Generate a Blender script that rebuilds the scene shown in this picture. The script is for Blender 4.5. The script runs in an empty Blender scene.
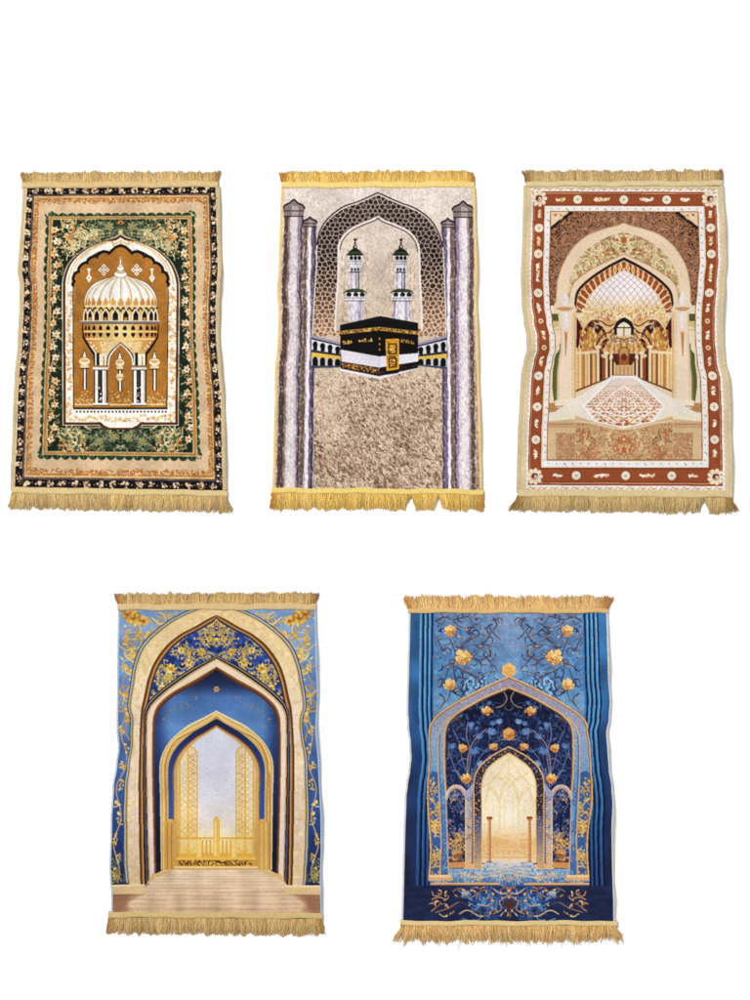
import math, random
import numpy as np

# ----------------------------------------------------------------------------
# A small raster kit: the woven / printed pattern of every rug is drawn by code
# as polygons, strokes and spirals, and then becomes the colour of the pile.
# ----------------------------------------------------------------------------
CW, CH = 667, 1000
YY, XX = np.mgrid[0:CH, 0:CW].astype(np.float32)
XX += 0.5
YY += 0.5


def c3(c):
    return np.array(c, np.float32) / 255.0


def smooth(t):
    t = np.clip(t, 0, 1)
    return t * t * (3 - 2 * t)


def vnoise(sx, sy, seed, w=CW, h=CH):
    """value noise, cell size sx by sy pixels, range 0..1"""
    r = np.random.RandomState(seed)
    gw, gh = int(w / sx) + 3, int(h / sy) + 3
    g = r.rand(gh, gw).astype(np.float32)
    x = np.arange(w) / sx
    y = np.arange(h) / sy
    xi, yi = x.astype(int), y.astype(int)
    fx, fy = smooth(x - xi)[None, :], smooth(y - yi)[:, None]
    a = g[yi][:, xi]
    b = g[yi][:, xi + 1]
    c = g[yi + 1][:, xi]
    d = g[yi + 1][:, xi + 1]
    return ((a * (1 - fx) + b * fx) * (1 - fy) + (c * (1 - fx) + d * fx) * fy).astype(np.float32)


def fbm(s, seed, oct=3):
    o = np.zeros((CH, CW), np.float32)
    a, t = 1.0, 0.0
    for i in range(oct):
        k = max(s / 2 ** i, 1.01)
        o += a * vnoise(k, k, seed + 17 * i)
        t += a
        a *= 0.55
    return o / t


def spline(pts, n=12, closed=False):
    """Catmull-Rom through the points"""
    p = [np.array(q, float) for q in pts]
    if len(p) < 3:
        return [tuple(q) for q in p]
    out = []
    m = len(p)
    rng = range(m) if closed else range(m - 1)
    for i in rng:
        if closed:
            a, b, c, d = p[i - 1], p[i], p[(i + 1) % m], p[(i + 2) % m]
        else:
            b, c = p[i], p[i + 1]
            a = p[i - 1] if i > 0 else 2 * b - c
            d = p[i + 2] if i + 2 < m else 2 * c - b
        for k in range(n):
            t = k / n
            out.append(tuple(0.5 * (2 * b + (c - a) * t + (2 * a - 5 * b + 4 * c - d) * t * t
                                    + (3 * b - a - 3 * c + d) * t ** 3)))
    if not closed:
        out.append(tuple(p[-1]))
    return out


def mir(pts, ax):
    return [(2 * ax - x, y) for x, y in pts]


def arch(half, ax, sm=True, n=10):
    """half = left foot ... apex (apex on the axis): the whole outline left to right"""
    h = spline(half, n) if sm else list(half)
    return h + [(2 * ax - x, y) for x, y in reversed(h[:-1])]


def arch2(left, right, n=10):
    a, b = spline(left, n), spline(right, n)
    return a + b[::-1][1:] if a[-1] == b[-1] else a + b[::-1]


def quad_edge(q, k, s):
    (x0, y0), (x1, y1) = q[k], q[(k + 1) % 4]
    return (x0 + (x1 - x0) * s, y0 + (y1 - y0) * s)


_DISC = {}


def disc(r):
    k = round(r * 2)
    if k not in _DISC:
        rr = k / 2.0
        m = int(rr + 1)
        ys, xs = np.mgrid[-m:m + 1, -m:m + 1]
        s = xs ** 2 + ys ** 2 <= rr * rr + 0.2
        _DISC[k] = (xs[s], ys[s])
    return _DISC[k]


class Canvas:
    def __init__(self, base, seed=1):
        self.a = np.empty((CH, CW, 3), np.float32)
        self.a[:] = c3(base)
        self.clip = None
        self.mx = None                   # mirror axis
        self.r = random.Random(seed)

    # --- masks
    def mask(self, pts):
        m = np.zeros((CH, CW + 1), np.int32)
        P = np.array(pts, float)
        Q = np.roll(P, -1, 0)
        for (x0, y0), (x1, y1) in zip(P, Q):
            if y0 == y1:
                continue
            if y0 > y1:
                x0, y0, x1, y1 = x1, y1, x0, y0
            a, b = max(0, math.ceil(y0 - .5)), min(CH - 1, math.ceil(y1 - .5) - 1)
            if b < a:
                continue
            ys = np.arange(a, b + 1)
            xs = x0 + (ys + .5 - y0) * (x1 - x0) / (y1 - y0)
            xi = np.clip(np.ceil(xs - .5).astype(int), 0, CW)
            np.add.at(m, (ys, xi), 1)
        return (np.cumsum(m, 1)[:, :CW] % 2).astype(bool)

    def paint(self, m, col, al=1.0):
        if self.clip is not None:
            m = m & self.clip
        if callable(col):
            v = col(XX[m], YY[m])
        elif isinstance(col, np.ndarray) and col.ndim == 3:
            v = col[m]
        else:
            v = c3(col)
        self.a[m] = self.a[m] * (1 - al) + v * al if al < 1 else v

    def both(self, pts):
        yield pts
        if self.mx is not None:
            yield mir(pts, self.mx)

    def poly(self, pts, col, al=1.0):
        for p in self.both(pts):
            self.paint(self.mask(p), col, al)

    def rect(self, x0, y0, x1, y1, col, al=1.0):
        self.poly([(x0, y0), (x1, y0), (x1, y1), (x0, y1)], col, al)

    def ell(self, x, y, rx, ry, col, rot=0.0, al=1.0):
        n = 20 if max(rx, ry) > 5 else 10
        c, s = math.cos(rot), math.sin(rot)
        p = []
        for i in range(n):
            t = 2 * math.pi * i / n
            u, v = rx * math.cos(t), ry * math.sin(t)
            p.append((x + u * c - v * s, y + u * s + v * c))
        for q in self.both(p):
            self.small(q, col, al)

    def small(self, pts, col, al=1.0):
        """polygon filled inside its own box: quick for the little shapes"""
        P = np.array(pts, float)
        x0, y0 = np.floor(P.min(0)).astype(int)
        x1, y1 = np.ceil(P.max(0)).astype(int) + 1
        x0, y0, x1, y1 = max(x0, 0), max(y0, 0), min(x1, CW), min(y1, CH)
        if x1 <= x0 or y1 <= y0:
            return
        X, Y = XX[y0:y1, x0:x1], YY[y0:y1, x0:x1]
        m = np.zeros(X.shape, bool)
        Q = np.roll(P, -1, 0)
        for (ax, ay), (bx, by) in zip(P, Q):
            if ay == by:
                continue
            c = ((ay <= Y) != (by <= Y)) & (X < ax + (Y - ay) * (bx - ax) / (by - ay))
            m ^= c
        if self.clip is not None:
            m &= self.clip[y0:y1, x0:x1]
        s = self.a[y0:y1, x0:x1]
        s[m] = s[m] * (1 - al) + c3(col) * al

    def stroke(self, pts, w, col, w2=None, al=1.0, closed=False):
        if closed:
            pts = list(pts) + [pts[0]]
        for q in self.both(pts):
            P = np.array(q, float)
            d = np.hypot(*np.diff(P, axis=0).T)
            L = np.concatenate([[0], np.cumsum(d)])
            if L[-1] <= 0:
                continue
            n = max(2, int(L[-1] / 0.6))
            t = np.linspace(0, L[-1], n)
            xs, ys = np.interp(t, L, P[:, 0]), np.interp(t, L, P[:, 1])
            m = np.zeros((CH, CW), bool)
            if w2 is None:
                groups = [(xs, ys, w)]
            else:
                k = np.array_split(np.arange(n), 5)
                groups = [(xs[i], ys[i], w + (w2 - w) * (j + .5) / 5) for j, i in enumerate(k) if len(i)]
            for gx, gy, gw in groups:
                dx, dy = disc(gw / 2)
                ix = (np.floor(gx)[:, None].astype(int) + dx[None]).ravel()
                iy = (np.floor(gy)[:, None].astype(int) + dy[None]).ravel()
                o = (ix >= 0) & (ix < CW) & (iy >= 0) & (iy < CH)
                ix, iy = ix[o], iy[o]
                if self.clip is not None:
                    k = self.clip[iy, ix]
                    ix, iy = ix[k], iy[k]
                if callable(col):
                    v = col(ix, iy)
                else:
                    v = c3(col)
                if al < 1:
                    m[iy, ix] = True
                else:
                    self.a[iy, ix] = v
            if al < 1:
                self.paint(m, col, al)

    # --- ornaments
    def spiral(self, x, y, r, a0, turns, w, col, leaf=None, sgn=1):
        p = []
        n = int(14 * turns) + 4
        for i in range(n + 1):
            t = i / n
            rr = r * (1 - .85 * t)
            a = a0 + sgn * turns * 2 * math.pi * t
            p.append((x + rr * math.cos(a), y + rr * math.sin(a)))
        self.stroke(p, w, col, max(1, w * .6))
        if leaf:
            self.ell(p[-1][0], p[-1][1], w * 1.3, w * 1.1, leaf)
        return p[0]

    def leaf(self, x, y, L, wd, ang, col, vein=None):
        c, s = math.cos(ang), math.sin(ang)
        p = [(0, 0), (L * .3, wd), (L * .65, wd * .8), (L, 0), (L * .65, -wd * .8), (L * .3, -wd)]
        q = [(x + u * c - v * s, y + u * s + v * c) for u, v in p]
        for k in self.both(q):
            self.small(k, col)
        if vein:
            self.stroke([(x, y), (x + L * c * .85, y + L * s * .85)], 1, vein)

    def flower(self, x, y, r, n, col, cen, a0=0.0, out=None, jit=.15):
        for i in range(n):
            a = a0 + 2 * math.pi * i / n
            k = 1 + self.r.uniform(-jit, jit)
            px, py = x + r * .58 * k * math.cos(a), y + r * .58 * k * math.sin(a)
            if out:
                self.ell(px, py, r * .48, r * .36, out, a)
            self.ell(px, py, r * .42 * k, r * .28, col, a)
        self.ell(x, y, r * .28, r * .28, cen)

    def rose(self, x, y, r, cols):
        """ragged full flower of overlapping petals: dark, mid and light"""
        R = self.r
        d, m, l = cols
        D, M, L = c3(d) * 255, c3(m) * 255, c3(l) * 255
        for ring, n in ((.82, 9), (.68, 9), (.5, 8), (.32, 6), (.14, 4)):
            t0 = R.uniform(0, 6)
            for i in range(n):
                a = t0 + 2 * math.pi * i / n + R.uniform(-.3, .3)
                k = ring * R.uniform(.85, 1.15)
                px, py = x + r * k * math.cos(a), y + r * k * .82 * math.sin(a)
                s = r * R.uniform(.2, .36)
                e = s * R.uniform(.55, .8)
                t = a + 1.57 + R.uniform(-.6, .6)
                f = R.random() * .8 + .2 * (1 - ring)
                self.ell(px + .5, py + 1.0, s, e, tuple(D), t)
                self.ell(px - .4, py - .4, s * .86, e * .8, tuple(M * (1 - f) + L * f), t)

    def bloom(self, x, y, r, cols, edge, cen, n=7, a0=None):
        """open lotus with outlined petals"""
        R = self.r
        a0 = R.uniform(0, 6.3) if a0 is None else a0
        for i in range(n):
            a = a0 + 2 * math.pi * i / n + R.uniform(-.2, .2)
            L, w = r * R.uniform(.8, 1.15), r * R.uniform(.24, .34)
            self.leaf(x, y, L + 1.6, w + 1.4, a, edge)
        for i in range(n):
            a = a0 + 2 * math.pi * i / n + R.uniform(-.2, .2)
            L, w = r * R.uniform(.75, 1.1), r * R.uniform(.2, .3)
            self.leaf(x, y, L, w, a, R.choice(cols), cen if i % 2 else None)
        self.ell(x, y, r * .24, r * .2, cen)

    def blob(self, x, y, r, n, cols):
        R = self.r
        for _ in range(n):
            a, d = R.uniform(0, 6.283), r * math.sqrt(R.random())
            s = R.uniform(.22, .42) * r
            self.ell(x + d * math.cos(a), y + d * math.sin(a), s, s * R.uniform(.5, 1), R.choice(cols), R.uniform(0, 3))

    def vines(self, box, n, cols, rr=(8, 20), w=(1, 2), leaf=None, flowers=None, fl=0.25, turns=(.6, 1.4), leaves=2):
        """scrolling stems with leaves and small flowers inside a box (and the clip)"""
        R = self.r
        x0, y0, x1, y1 = box
        for i in range(n):
            x, y = R.uniform(x0, x1), R.uniform(y0, y1)
            r = R.uniform(*rr)
            a = R.uniform(0, 6.283)
            sg = R.choice((-1, 1))
            c = R.choice(cols)
            ww = R.uniform(*w)
            t = R.uniform(*turns)
            sx, sy = self.spiral(x, y, r, a, t, ww, c, leaf and R.choice(leaf), sg)
            self.stroke(spline([(sx, sy), (sx + r * .8 * math.sin(a) * sg * -1, sy + r * .8 * math.cos(a) * sg),
                                (sx + r * 1.5 * math.cos(a + .9), sy + r * 1.5 * math.sin(a + .9))], 6), ww, c)
            if leaf:
                for _ in range(leaves):
                    b = a + R.uniform(0, t * 5)
                    self.leaf(x + r * .8 * math.cos(b), y + r * .8 * math.sin(b), r * R.uniform(.35, .6),
                              r * R.uniform(.1, .18) + .6, b + R.uniform(-.9, .9), R.choice(leaf))
            if flowers and R.random() < fl:
                f = R.choice(flowers)
                self.flower(x, y, r * R.uniform(.35, .55), R.choice((5, 6)), f[0], f[1], R.uniform(0, 1))

    def speck(self, m, col, p, sx=2.2, sy=2.2, seed=3, al=1.0):
        self.paint(m & (vnoise(sx, sy, seed) > 1 - p), col, al)

    def mul(self, m, f):
        """multiply by a noise field (wear, grain and pile shading of the yarn)"""
        self.a[m] *= f[m][:, None]

    def frame(self, qa, qb, col, al=1.0):
        self.paint(self.mask(qa) & ~self.mask(qb), col, al)


def lerpq(qa, qb, t):
    return [(a[0] + (b[0] - a[0]) * t, a[1] + (b[1] - a[1]) * t) for a, b in zip(qa, qb)]


def curve(a, k=.12, sat=1.0, satb=None):
    """dye strength: a little more contrast and saturation"""
    a = np.clip(a, 0, 1)
    a = a * (1 - k) + k * a * a * (3 - 2 * a) * 1.0
    g = a.mean(-1, keepdims=True)
    if satb is not None:
        w = np.clip((a[..., 2:] - a[..., :1]) * 4, 0, 1)
        sat = sat + (satb - sat) * w
    return np.clip(g + (a - g) * sat, 0, 1)


def ramp(stops):
    """vertical print gradient: [(y, rgb), ...] -> colour function"""
    ys = [s[0] for s in stops]
    cs = np.array([s[1] for s in stops], np.float32) / 255.0

    def f(X, Y):
        return np.stack([np.interp(Y, ys, cs[:, k]) for k in range(3)], -1).astype(np.float32)
    return f


def cells(m, size, seed, jit=.35):
    """Voronoi cells in the mask: distance to the cell edge and a cell number"""
    r = np.random.RandomState(seed)
    ys, xs = np.nonzero(m)
    pts = []
    x0, x1, y0, y1 = xs.min() - size, xs.max() + size, ys.min() - size, ys.max() + size
    row = 0
    y = y0
    while y < y1:
        x = x0 + (size / 2 if row % 2 else 0)
        while x < x1:
            pts.append((x + r.uniform(-jit, jit) * size, y + r.uniform(-jit, jit) * size))
            x += size
        y += size * .87
        row += 1
    P = np.array(pts, np.float32)
    edge = np.full((CH, CW), 99, np.float32)
    idx = np.zeros((CH, CW), np.int32)
    for k in range(0, len(ys), 20000):
        yy, xx = ys[k:k + 20000], xs[k:k + 20000]
        best1 = np.full(len(yy), 1e9, np.float32)
        best2 = best1.copy()
        bi = np.zeros(len(yy), np.int32)
        near = (P[:, 1] > yy.min() - 2 * size) & (P[:, 1] < yy.max() + 2 * size)
        for i in np.nonzero(near)[0]:
            d = np.hypot(xx - P[i, 0], yy - P[i, 1])
            lt = d < best1
            best2 = np.where(lt, best1, np.minimum(best2, d))
            bi[lt] = i
            best1 = np.where(lt, d, best1)
        edge[yy, xx] = (best2 - best1) * .5
        idx[yy, xx] = bi
    return edge, idx


# ============================ RUG 1: green border, domed shrine ==============
def art_green():
    cv = Canvas((206, 182, 143), 11)
    R = cv.r
    q_out = [(60, 70), (614, 68), (640, 930), (24, 920)]
    q_blk = [(77, 79), (599, 76), (619, 918), (43, 908)]
    q_line = [(92, 98), (584, 95), (600, 892), (64, 886)]
    q_orn = [(96, 101), (581, 98), (597, 888), (68, 882)]
    q_orn2 = [(108, 121), (566, 119), (582, 862), (87, 856)]
    q_sc = [(138, 158), (533, 156), (549, 824), (119, 819)]
    q_dot = [(146, 165), (524, 163), (539, 815), (130, 811)]
    n1 = fbm(26, 5)
    full = np.ones((CH, CW), bool)
    # black band with cream blossoms
    cv.frame(q_blk, q_line, (22, 19, 24))
    mid = lerpq(q_blk, q_line, .48)
    for k, n in ((0, 15), (1, 24), (2, 16), (3, 24)):
        for i in range(n):
            s = (i + .5 + R.uniform(-.1, .1)) / n
            x, y = quad_edge(mid, k, s)
            cv.blob(x, y, R.uniform(8.5, 11), 17, [(226, 188, 150), (238, 206, 172), (205, 160, 118), (228, 195, 160), (120, 82, 60)])
            for _ in range(5):
                cv.ell(x + R.uniform(-9, 9), y + R.uniform(-8, 8), 1.6, 1.3, (24, 20, 24))
            x, y = quad_edge(mid, k, min(s + .5 / n, 1))
            cv.ell(x + R.uniform(-4, 4), y + R.uniform(-4, 4), 2.2, 1.8, (170, 130, 95))
    cv.frame(lerpq(q_blk, q_line, .9), q_line, (20, 18, 24))
    cv.frame(q_line, q_orn, (118, 112, 116))
    cv.frame(lerpq(q_line, q_orn, .55), q_orn, (30, 28, 34))
    # brown scroll band and plain beige band
    mo = cv.mask(q_orn) & ~cv.mask(q_orn2)
    cv.frame(q_orn, q_sc, (206, 174, 138))
    cv.frame(q_orn, lerpq(q_orn, q_orn2, .5), (186, 136, 82))
    cv.frame(lerpq(q_orn, q_orn2, .12), lerpq(q_orn, q_orn2, .22), (226, 186, 132))
    cv.frame(lerpq(q_orn, q_orn2, .34), lerpq(q_orn, q_orn2, .42), (160, 98, 38))
    cv.clip = cv.mask(q_orn) & ~cv.mask(lerpq(q_orn, q_orn2, 1.15))
    m2 = lerpq(q_orn, q_orn2, .72)
    for k, n in ((0, 34), (1, 54), (2, 36), (3, 54)):
        for i in range(n):
            x, y = quad_edge(m2, k, (i + .5) / n)
            for c in ((160, 104, 48), (184, 134, 80)):
                cv.spiral(x + R.uniform(-4, 4), y + R.uniform(-3, 3), R.uniform(5, 9), R.uniform(0, 6.3), R.uniform(.6, 1.1), 2.4, c, (170, 104, 36), R.choice((-1, 1)))
            if i % 6 == 3:
                cv.ell(x, y, 7, 4, (164, 96, 30), R.uniform(0, 3))
                cv.ell(x, y, 3, 2, (222, 188, 140))
    for k in (1, 3):                      # meander pieces on the long sides
        for i in range(14):
            x, y = quad_edge(m2, k, .55 + .42 * i / 14)
            cv.rect(x - 8, y, x + 6, y + 2, (172, 108, 44))
            cv.rect(x - 8, y, x - 6, y + 16, (172, 108, 44))
            cv.rect(x + 2, y + 6, x + 4, y + 22, (180, 118, 54))
    cv.clip = None
    cv.speck(mo, (214, 178, 130), .22, 3, 3, 9)
    # green scallops standing on the dotted line
    mq = lerpq(q_sc, q_dot, .2)
    for k, n in ((0, 16), (1, 25), (2, 17), (3, 25)):
        for i in range(n):
            x, y = quad_edge(mq, k, (i + .5) / n)
            rx, ry = (13.5, 11) if k in (0, 2) else (11.5, 14)
            if k == 2:
                ry = 15
            cv.ell(x, y, rx, ry, (52, 84, 58))
            cv.ell(x, y, rx - 2.4, ry - 2.4, (34, 64, 42))
            for j in range(7):
                b = R.uniform(0, 6.3)
                cv.stroke([(x, y), (x + (rx - 2) * math.cos(b), y + (ry - 2) * math.sin(b))], 1, R.choice([(96, 118, 80), (20, 44, 28), (126, 138, 98)]))
    for x, y in q_sc:
        cv.blob(x, y, 13, 16, [(34, 64, 42), (60, 90, 60), (120, 130, 90)])
    cv.frame(q_sc, q_dot, (188, 138, 82))
    cv.frame(q_sc, lerpq(q_sc, q_dot, .14), (210, 190, 140))
    for k, n in ((0, 70), (1, 110), (2, 72), (3, 110)):
        for i in range(n):
            x, y = quad_edge(lerpq(q_sc, q_dot, .55), k, (i + .5) / n)
            cv.ell(x, y, 1.3, 1.3, (110, 62, 34))
    # green floral ground
    md = cv.mask(q_dot)
    cv.paint(md, (26, 48, 34))
    cv.frame(q_dot, lerpq(q_sc, q_dot, 1.25), (200, 178, 126))
    cv.clip = md
    ax = 336
    cv.mx = ax
    # fine-lined acanthus at top and bottom
    for bx, n in (((200, 170, 336, 236), 70), ((196, 752, 336, 808), 60)):
        cv.vines(bx, n, [(158, 156, 116), (92, 104, 76), (176, 166, 124), (112, 118, 86)], (9, 20), (1, 1.8),
                 [(58, 78, 56), (140, 140, 104), (38, 62, 44), (150, 146, 108)], None, 0, (.4, .8), 3)
    for x, y in ((222, 195), (262, 200), (305, 186), (230, 775), (275, 782), (316, 770)):
        cv.flower(x, y, 13, 6, (150, 146, 104), (196, 128, 66), .3, (60, 90, 58))
    # side columns of large cream blossoms
    cream = [(232, 204, 160), (222, 184, 132), (240, 222, 188), (204, 140, 74), (196, 128, 62)]
    for side in (0, 1):
        cv.mx = None
        for i in range(19):
            t = i / 18
            y = 196 + t * 580
            if side == 0:
                x = 160 - 10 * t + (5 if i % 2 else -4)
            else:
                x = 512 + 13 * t + (5 if i % 2 else -4)
            so = -7 if side == 0 else 7
            cv.vines((x - 15, y - 16, x + 15, y + 16), 3, [(150, 146, 104), (190, 172, 124)], (7, 12), (1, 2), [(196, 140, 80), (120, 126, 88), (206, 160, 104)], None, 0, (.5, 1), 2)
            cv.blob(x + so, y + 13, 6, 7, [(200, 138, 74), (186, 120, 58), (214, 160, 100)])
            cv.bloom(x + so * .5, y, 15, [(236, 214, 176), (226, 196, 150), (240, 224, 196), (220, 176, 120)], (30, 50, 34), (190, 118, 58), 6)
            if i % 2:
                cv.bloom(x + so * 1.4, y + 15, 9, [(230, 200, 156), (214, 160, 100)], (36, 52, 36), (150, 84, 40), 5)
            cv.ell(x + R.uniform(-12, 12), y + R.uniform(8, 15), 3.5, 3, (70, 24, 18), R.uniform(0, 3))
    cv.mx = ax
    for x0, y0, x1, y1, n in ((178, 172, 215, 262, 26), (205, 205, 262, 236, 12), (172, 752, 236, 812, 20)):
        cv.vines((x0, y0, x1, y1), n, [(196, 186, 138), (214, 180, 126)], (8, 18), (1.2, 2.4), [(200, 150, 92), (216, 190, 146), (64, 84, 60), (232, 214, 180)], None, 0, (.5, 1), 3)
    for x, y in ((205, 182), (190, 215), (208, 800), (178, 770), (218, 788)):
        cv.bloom(x, y, 17, [(230, 210, 172), (216, 186, 138), (200, 150, 92)], (34, 54, 38), (190, 124, 62), 6)
        for j in range(4):
            cv.leaf(x, y + 4, R.uniform(16, 26), 4.5, R.uniform(0, 6.3), R.choice([(196, 134, 66), (210, 160, 100), (70, 104, 70)]))
    for x, y in ((180, 178), (236, 186), (172, 800), (240, 800), (336, 178)):
        cv.blob(x, y, 8, 8, [(206, 148, 84), (196, 130, 60), (90, 36, 24)])
    cv.clip = None
    # --- niche frame
    cv.mx = None

    def niche(l, r, top, foot, inset=0):
        L = [(l + 2, foot), (l, 345), (l + 5, 318), (l + 22, 282), (l + 58, 250), (l + 108, 228), (ax - 16, top + 9), (ax, top)]
        Rr = [(r - 3, foot), (r, 345), (r - 6, 318), (r - 24, 282), (r - 60, 250), (r - 110, 228), (ax + 16, top + 9), (ax, top)]
        a = [L[0]] + spline(L[1:], 8)
        b = [Rr[0]] + spline(Rr[1:], 8)
        return a + b[::-1]
    cv.ell(ax, 200, 6, 6, (226, 190, 140))
    cv.poly(niche(173, 500, 205, 738), (226, 206, 168))
    cv.poly(niche(175.5, 497.5, 208, 736), (92, 46, 26))
    inner = niche(182.5, 491, 216, 729)
    cv.poly(inner, (240, 233, 220))
    # bottom cartouche
    cv.poly([(270, 728), (284, 742), (300, 750), (372, 750), (388, 742), (402, 728)], (92, 46, 26))
    cv.poly([(276, 724), (290, 737), (304, 744), (368, 744), (382, 737), (396, 724)], (240, 233, 220))
    for ins, c in ((8, (206, 164, 96)), (16, (220, 186, 130))):
        cv.stroke(niche(182.5 + ins, 491 - ins, 216 + ins, 729 - ins)[1:-1], 1.6, c)
    cv.clip = cv.mask(inner)
    og = [(206, 150, 70), (222, 178, 112), (190, 128, 50), (238, 214, 172)]
    for i in range(260):
        y = R.uniform(350, 728)
        x = R.choice((R.uniform(186, 201), R.uniform(470, 488)))
        cv.spiral(x, y, R.uniform(3, 6), R.uniform(0, 6), .8, 1.6, R.choice(og), R.choice(og), R.choice((-1, 1)))
    for i in range(46):
        x = 205 + 265 * i / 45
        cv.spiral(x, R.uniform(710, 728), R.uniform(4, 7), R.uniform(0, 6), .8, 1.8, R.choice(og), R.choice(og), R.choice((-1, 1)))
    for i in range(60):                   # sparse gold flecks along the arch
        t = R.uniform(.12, .88)
        p = niche(190, 483, 228, 729)
        x, y = p[1 + int(t * (len(p) - 3))]
        cv.ell(x + R.uniform(-4, 4), y + R.uniform(-4, 4), 2.4, 1.2, R.choice(og), R.uniform(0, 3))
    cv.clip = None
    # gold field with cusped black edge
    fL = [(206, 690), (206, 345), (214, 322), (232, 296), (262, 266), (300, 250), (336, 241)]
    fR = [(464, 690), (466, 345), (458, 322), (440, 296), (410, 266), (372, 250), (336, 241)]
    a, b = spline(fL, 8), spline(fR, 8)
    field = a + b[::-1]
    cv.poly([(x + (ax - x) * -.018, y + (-3 if y < 400 else 3)) for x, y in field], (20, 18, 24))
    gold = (166, 112, 44)
    cv.poly(field, gold)
    cu = [(207, 346), (212, 338), (225, 315), (247, 292), (273, 276), (304, 266)]
    cu = cu + [(2 * ax - x, y) for x, y in cu[::-1]]
    edge = [(206, 690)]
    for i in range(len(cu) - 1):
        (x0, y0), (x1, y1) = cu[i], cu[i + 1]
        d = math.hypot(x1 - x0, y1 - y0)
        h = d * (.34 if i != 5 else .36)
        nx, ny = (y1 - y0) / d, -(x1 - x0) / d
        if i in (0, len(cu) - 2):
            h = 0
        for k in range(13):
            t = k / 13
            w = h * math.sqrt(max(0, 1 - (2 * t - 1) ** 2)) if i != 5 else h * math.sin(math.pi * t)
            edge.append((x0 + (x1 - x0) * t + nx * w, y0 + (y1 - y0) * t + ny * w))
    edge += [cu[-1], (464, 690)]
    cv.poly(inner, (236, 230, 218)) if 0 else None
    wh = [p for p in niche(186, 487, 222, 690) if p[1] < 400]
    cv.poly([(206, 400)] + [(206, 346), (214, 322), (232, 296), (262, 266), (300, 246), (336, 236), (372, 246), (410, 266), (440, 296), (458, 322), (466, 346), (466, 400)], (236, 230, 218))
    for p in edge[1:-1]:
        cv.ell(p[0], p[1], 8, 8, (20, 18, 24))
    cv.poly(edge, gold)
    # outside of the cusps: white again
    cv.rect(206, 688, 465, 691.5, (20, 18, 24))
    fm = cv.mask(field)
    cv.mul(fm, .9 + .2 * n1)
    # dotted row
    for i in range(26):
        x = 212 + i * 9.9
        cv.rect(x, 697, x + 5, 702, (40, 44, 34))
    # --- the domed shrine
    ink, white, cr = (22, 18, 22), (240, 234, 222), (226, 194, 140)
    cv.mx = ax
    dome = [(238, 418), (236, 392), (244, 366), (262, 345), (290, 332), (315, 324), (322, 316), (336, 308)]
    dm = arch(dome, ax)
    cv.mx = None
    cv.poly([(x + (x - ax) * .012, y - 2) for x, y in dm], (96, 84, 70))
    cv.poly(dm, white)
    cv.clip = cv.mask(dm)
    for k in range(-4, 5):
        f = k / 4.6
        rib = [(ax + 98 * math.sin(f * 1.45) * w, y) for w, y in ((.08, 318), (.45, 334), (.78, 352), (.97, 374), (1.02, 398))]
        cv.stroke(spline(rib, 6), 1.8, (200, 160, 96))
        cv.stroke(spline([(x + (4 if k < 1 else -4), y) for x, y in rib], 6), 2.2, (212, 205, 194))
    for k in range(13):
        x = ax + 100 * math.sin((k - 6) * .215)
        w = 9.5 * math.cos((k - 6) * .2)
        cv.poly([(x - w * .8, 404), (x - w, 397), (x - w * .55, 389), (x, 380), (x + w * .55, 389), (x + w, 397), (x + w * .8, 404)], (184, 128, 58) if abs(k - 6) > 2 else (206, 152, 84))
        cv.stroke([(x - w, 404), (x - w * .5, 390), (x, 382)], 1.4, (238, 222, 190))
    cv.rect(230, 404, 440, 409, cr)
    cv.clip = None
    # finial
    for x0, y0, rx, ry, c in ((336, 318, 17, 9, white), (336, 311, 12, 4, (200, 180, 150)), (336, 302, 9, 7, white), (336, 294, 5, 4, white), (336, 284, 2, 9, white), (336, 272, 2, 2, white)):
        cv.ell(x0, y0, rx + 1.2, ry + 1.2, (120, 90, 50))
        cv.ell(x0, y0, rx, ry, c)
    # drum: zigzag, arcade, rail, lattice
    def turned(X, Y):                        # the print models the round drum: pale middle, brown flanks
        t = np.clip(np.abs(X - ax) / 104, 0, 1)[:, None] ** 1.5
        return (c3((226, 190, 128)) * (1 - t) + c3((170, 108, 42)) * t).astype(np.float32)
    cv.poly([(234, 410), (438, 410), (441, 450), (231, 450)], turned)
    zz = []
    for k in range(27):
        zz.append((234 + k * 7.85, 422 if k % 2 else 410))
    cv.stroke(zz, 3.2, ink)
    cv.stroke([(x, y + 5) for x, y in zz], 2, (214, 164, 86))
    for k in range(10):
        x = ax + 101 * math.sin((k - 4.5) * .285)
        w = 7.6 * math.cos((k - 4.5) * .25)
        cv.ell(x, 432, w, 8, ink)
        cv.rect(x - w, 432, x + w, 446, ink)
        cv.poly([(x - w * .8, 427), (x, 418), (x + w * .8, 427)], ink)
        cv.stroke([(x - w - 2, 446), (x - w - 2, 430), (x, 414), (x + w + 2, 430), (x + w + 2, 446)], 1.8, (236, 220, 186))
        if k not in (0, 9):
            cv.rect(x - 4, 438, x + 4, 446, (196, 132, 50) if k % 2 else (60, 44, 36))
    cv.rect(224, 447, 446, 455, (120, 112, 108))
    cv.rect(224, 447, 446, 449, (210, 200, 186))
    cv.rect(230, 455, 440, 460, ink)
    low = [(231, 456), (440, 456), (437, 490), (420, 516), (404, 536), (400, 560), (400, 574), (270, 574), (270, 560), (264, 536), (250, 516), (235, 490)]
    cv.poly([(231 - 2, 456), (442, 456), (441, 494), (424, 522), (410, 542), (408, 574), (262, 574), (260, 542), (246, 522), (230, 494)], ink)
    cv.poly(low, turned)
    cv.clip = cv.mask(low)
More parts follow.
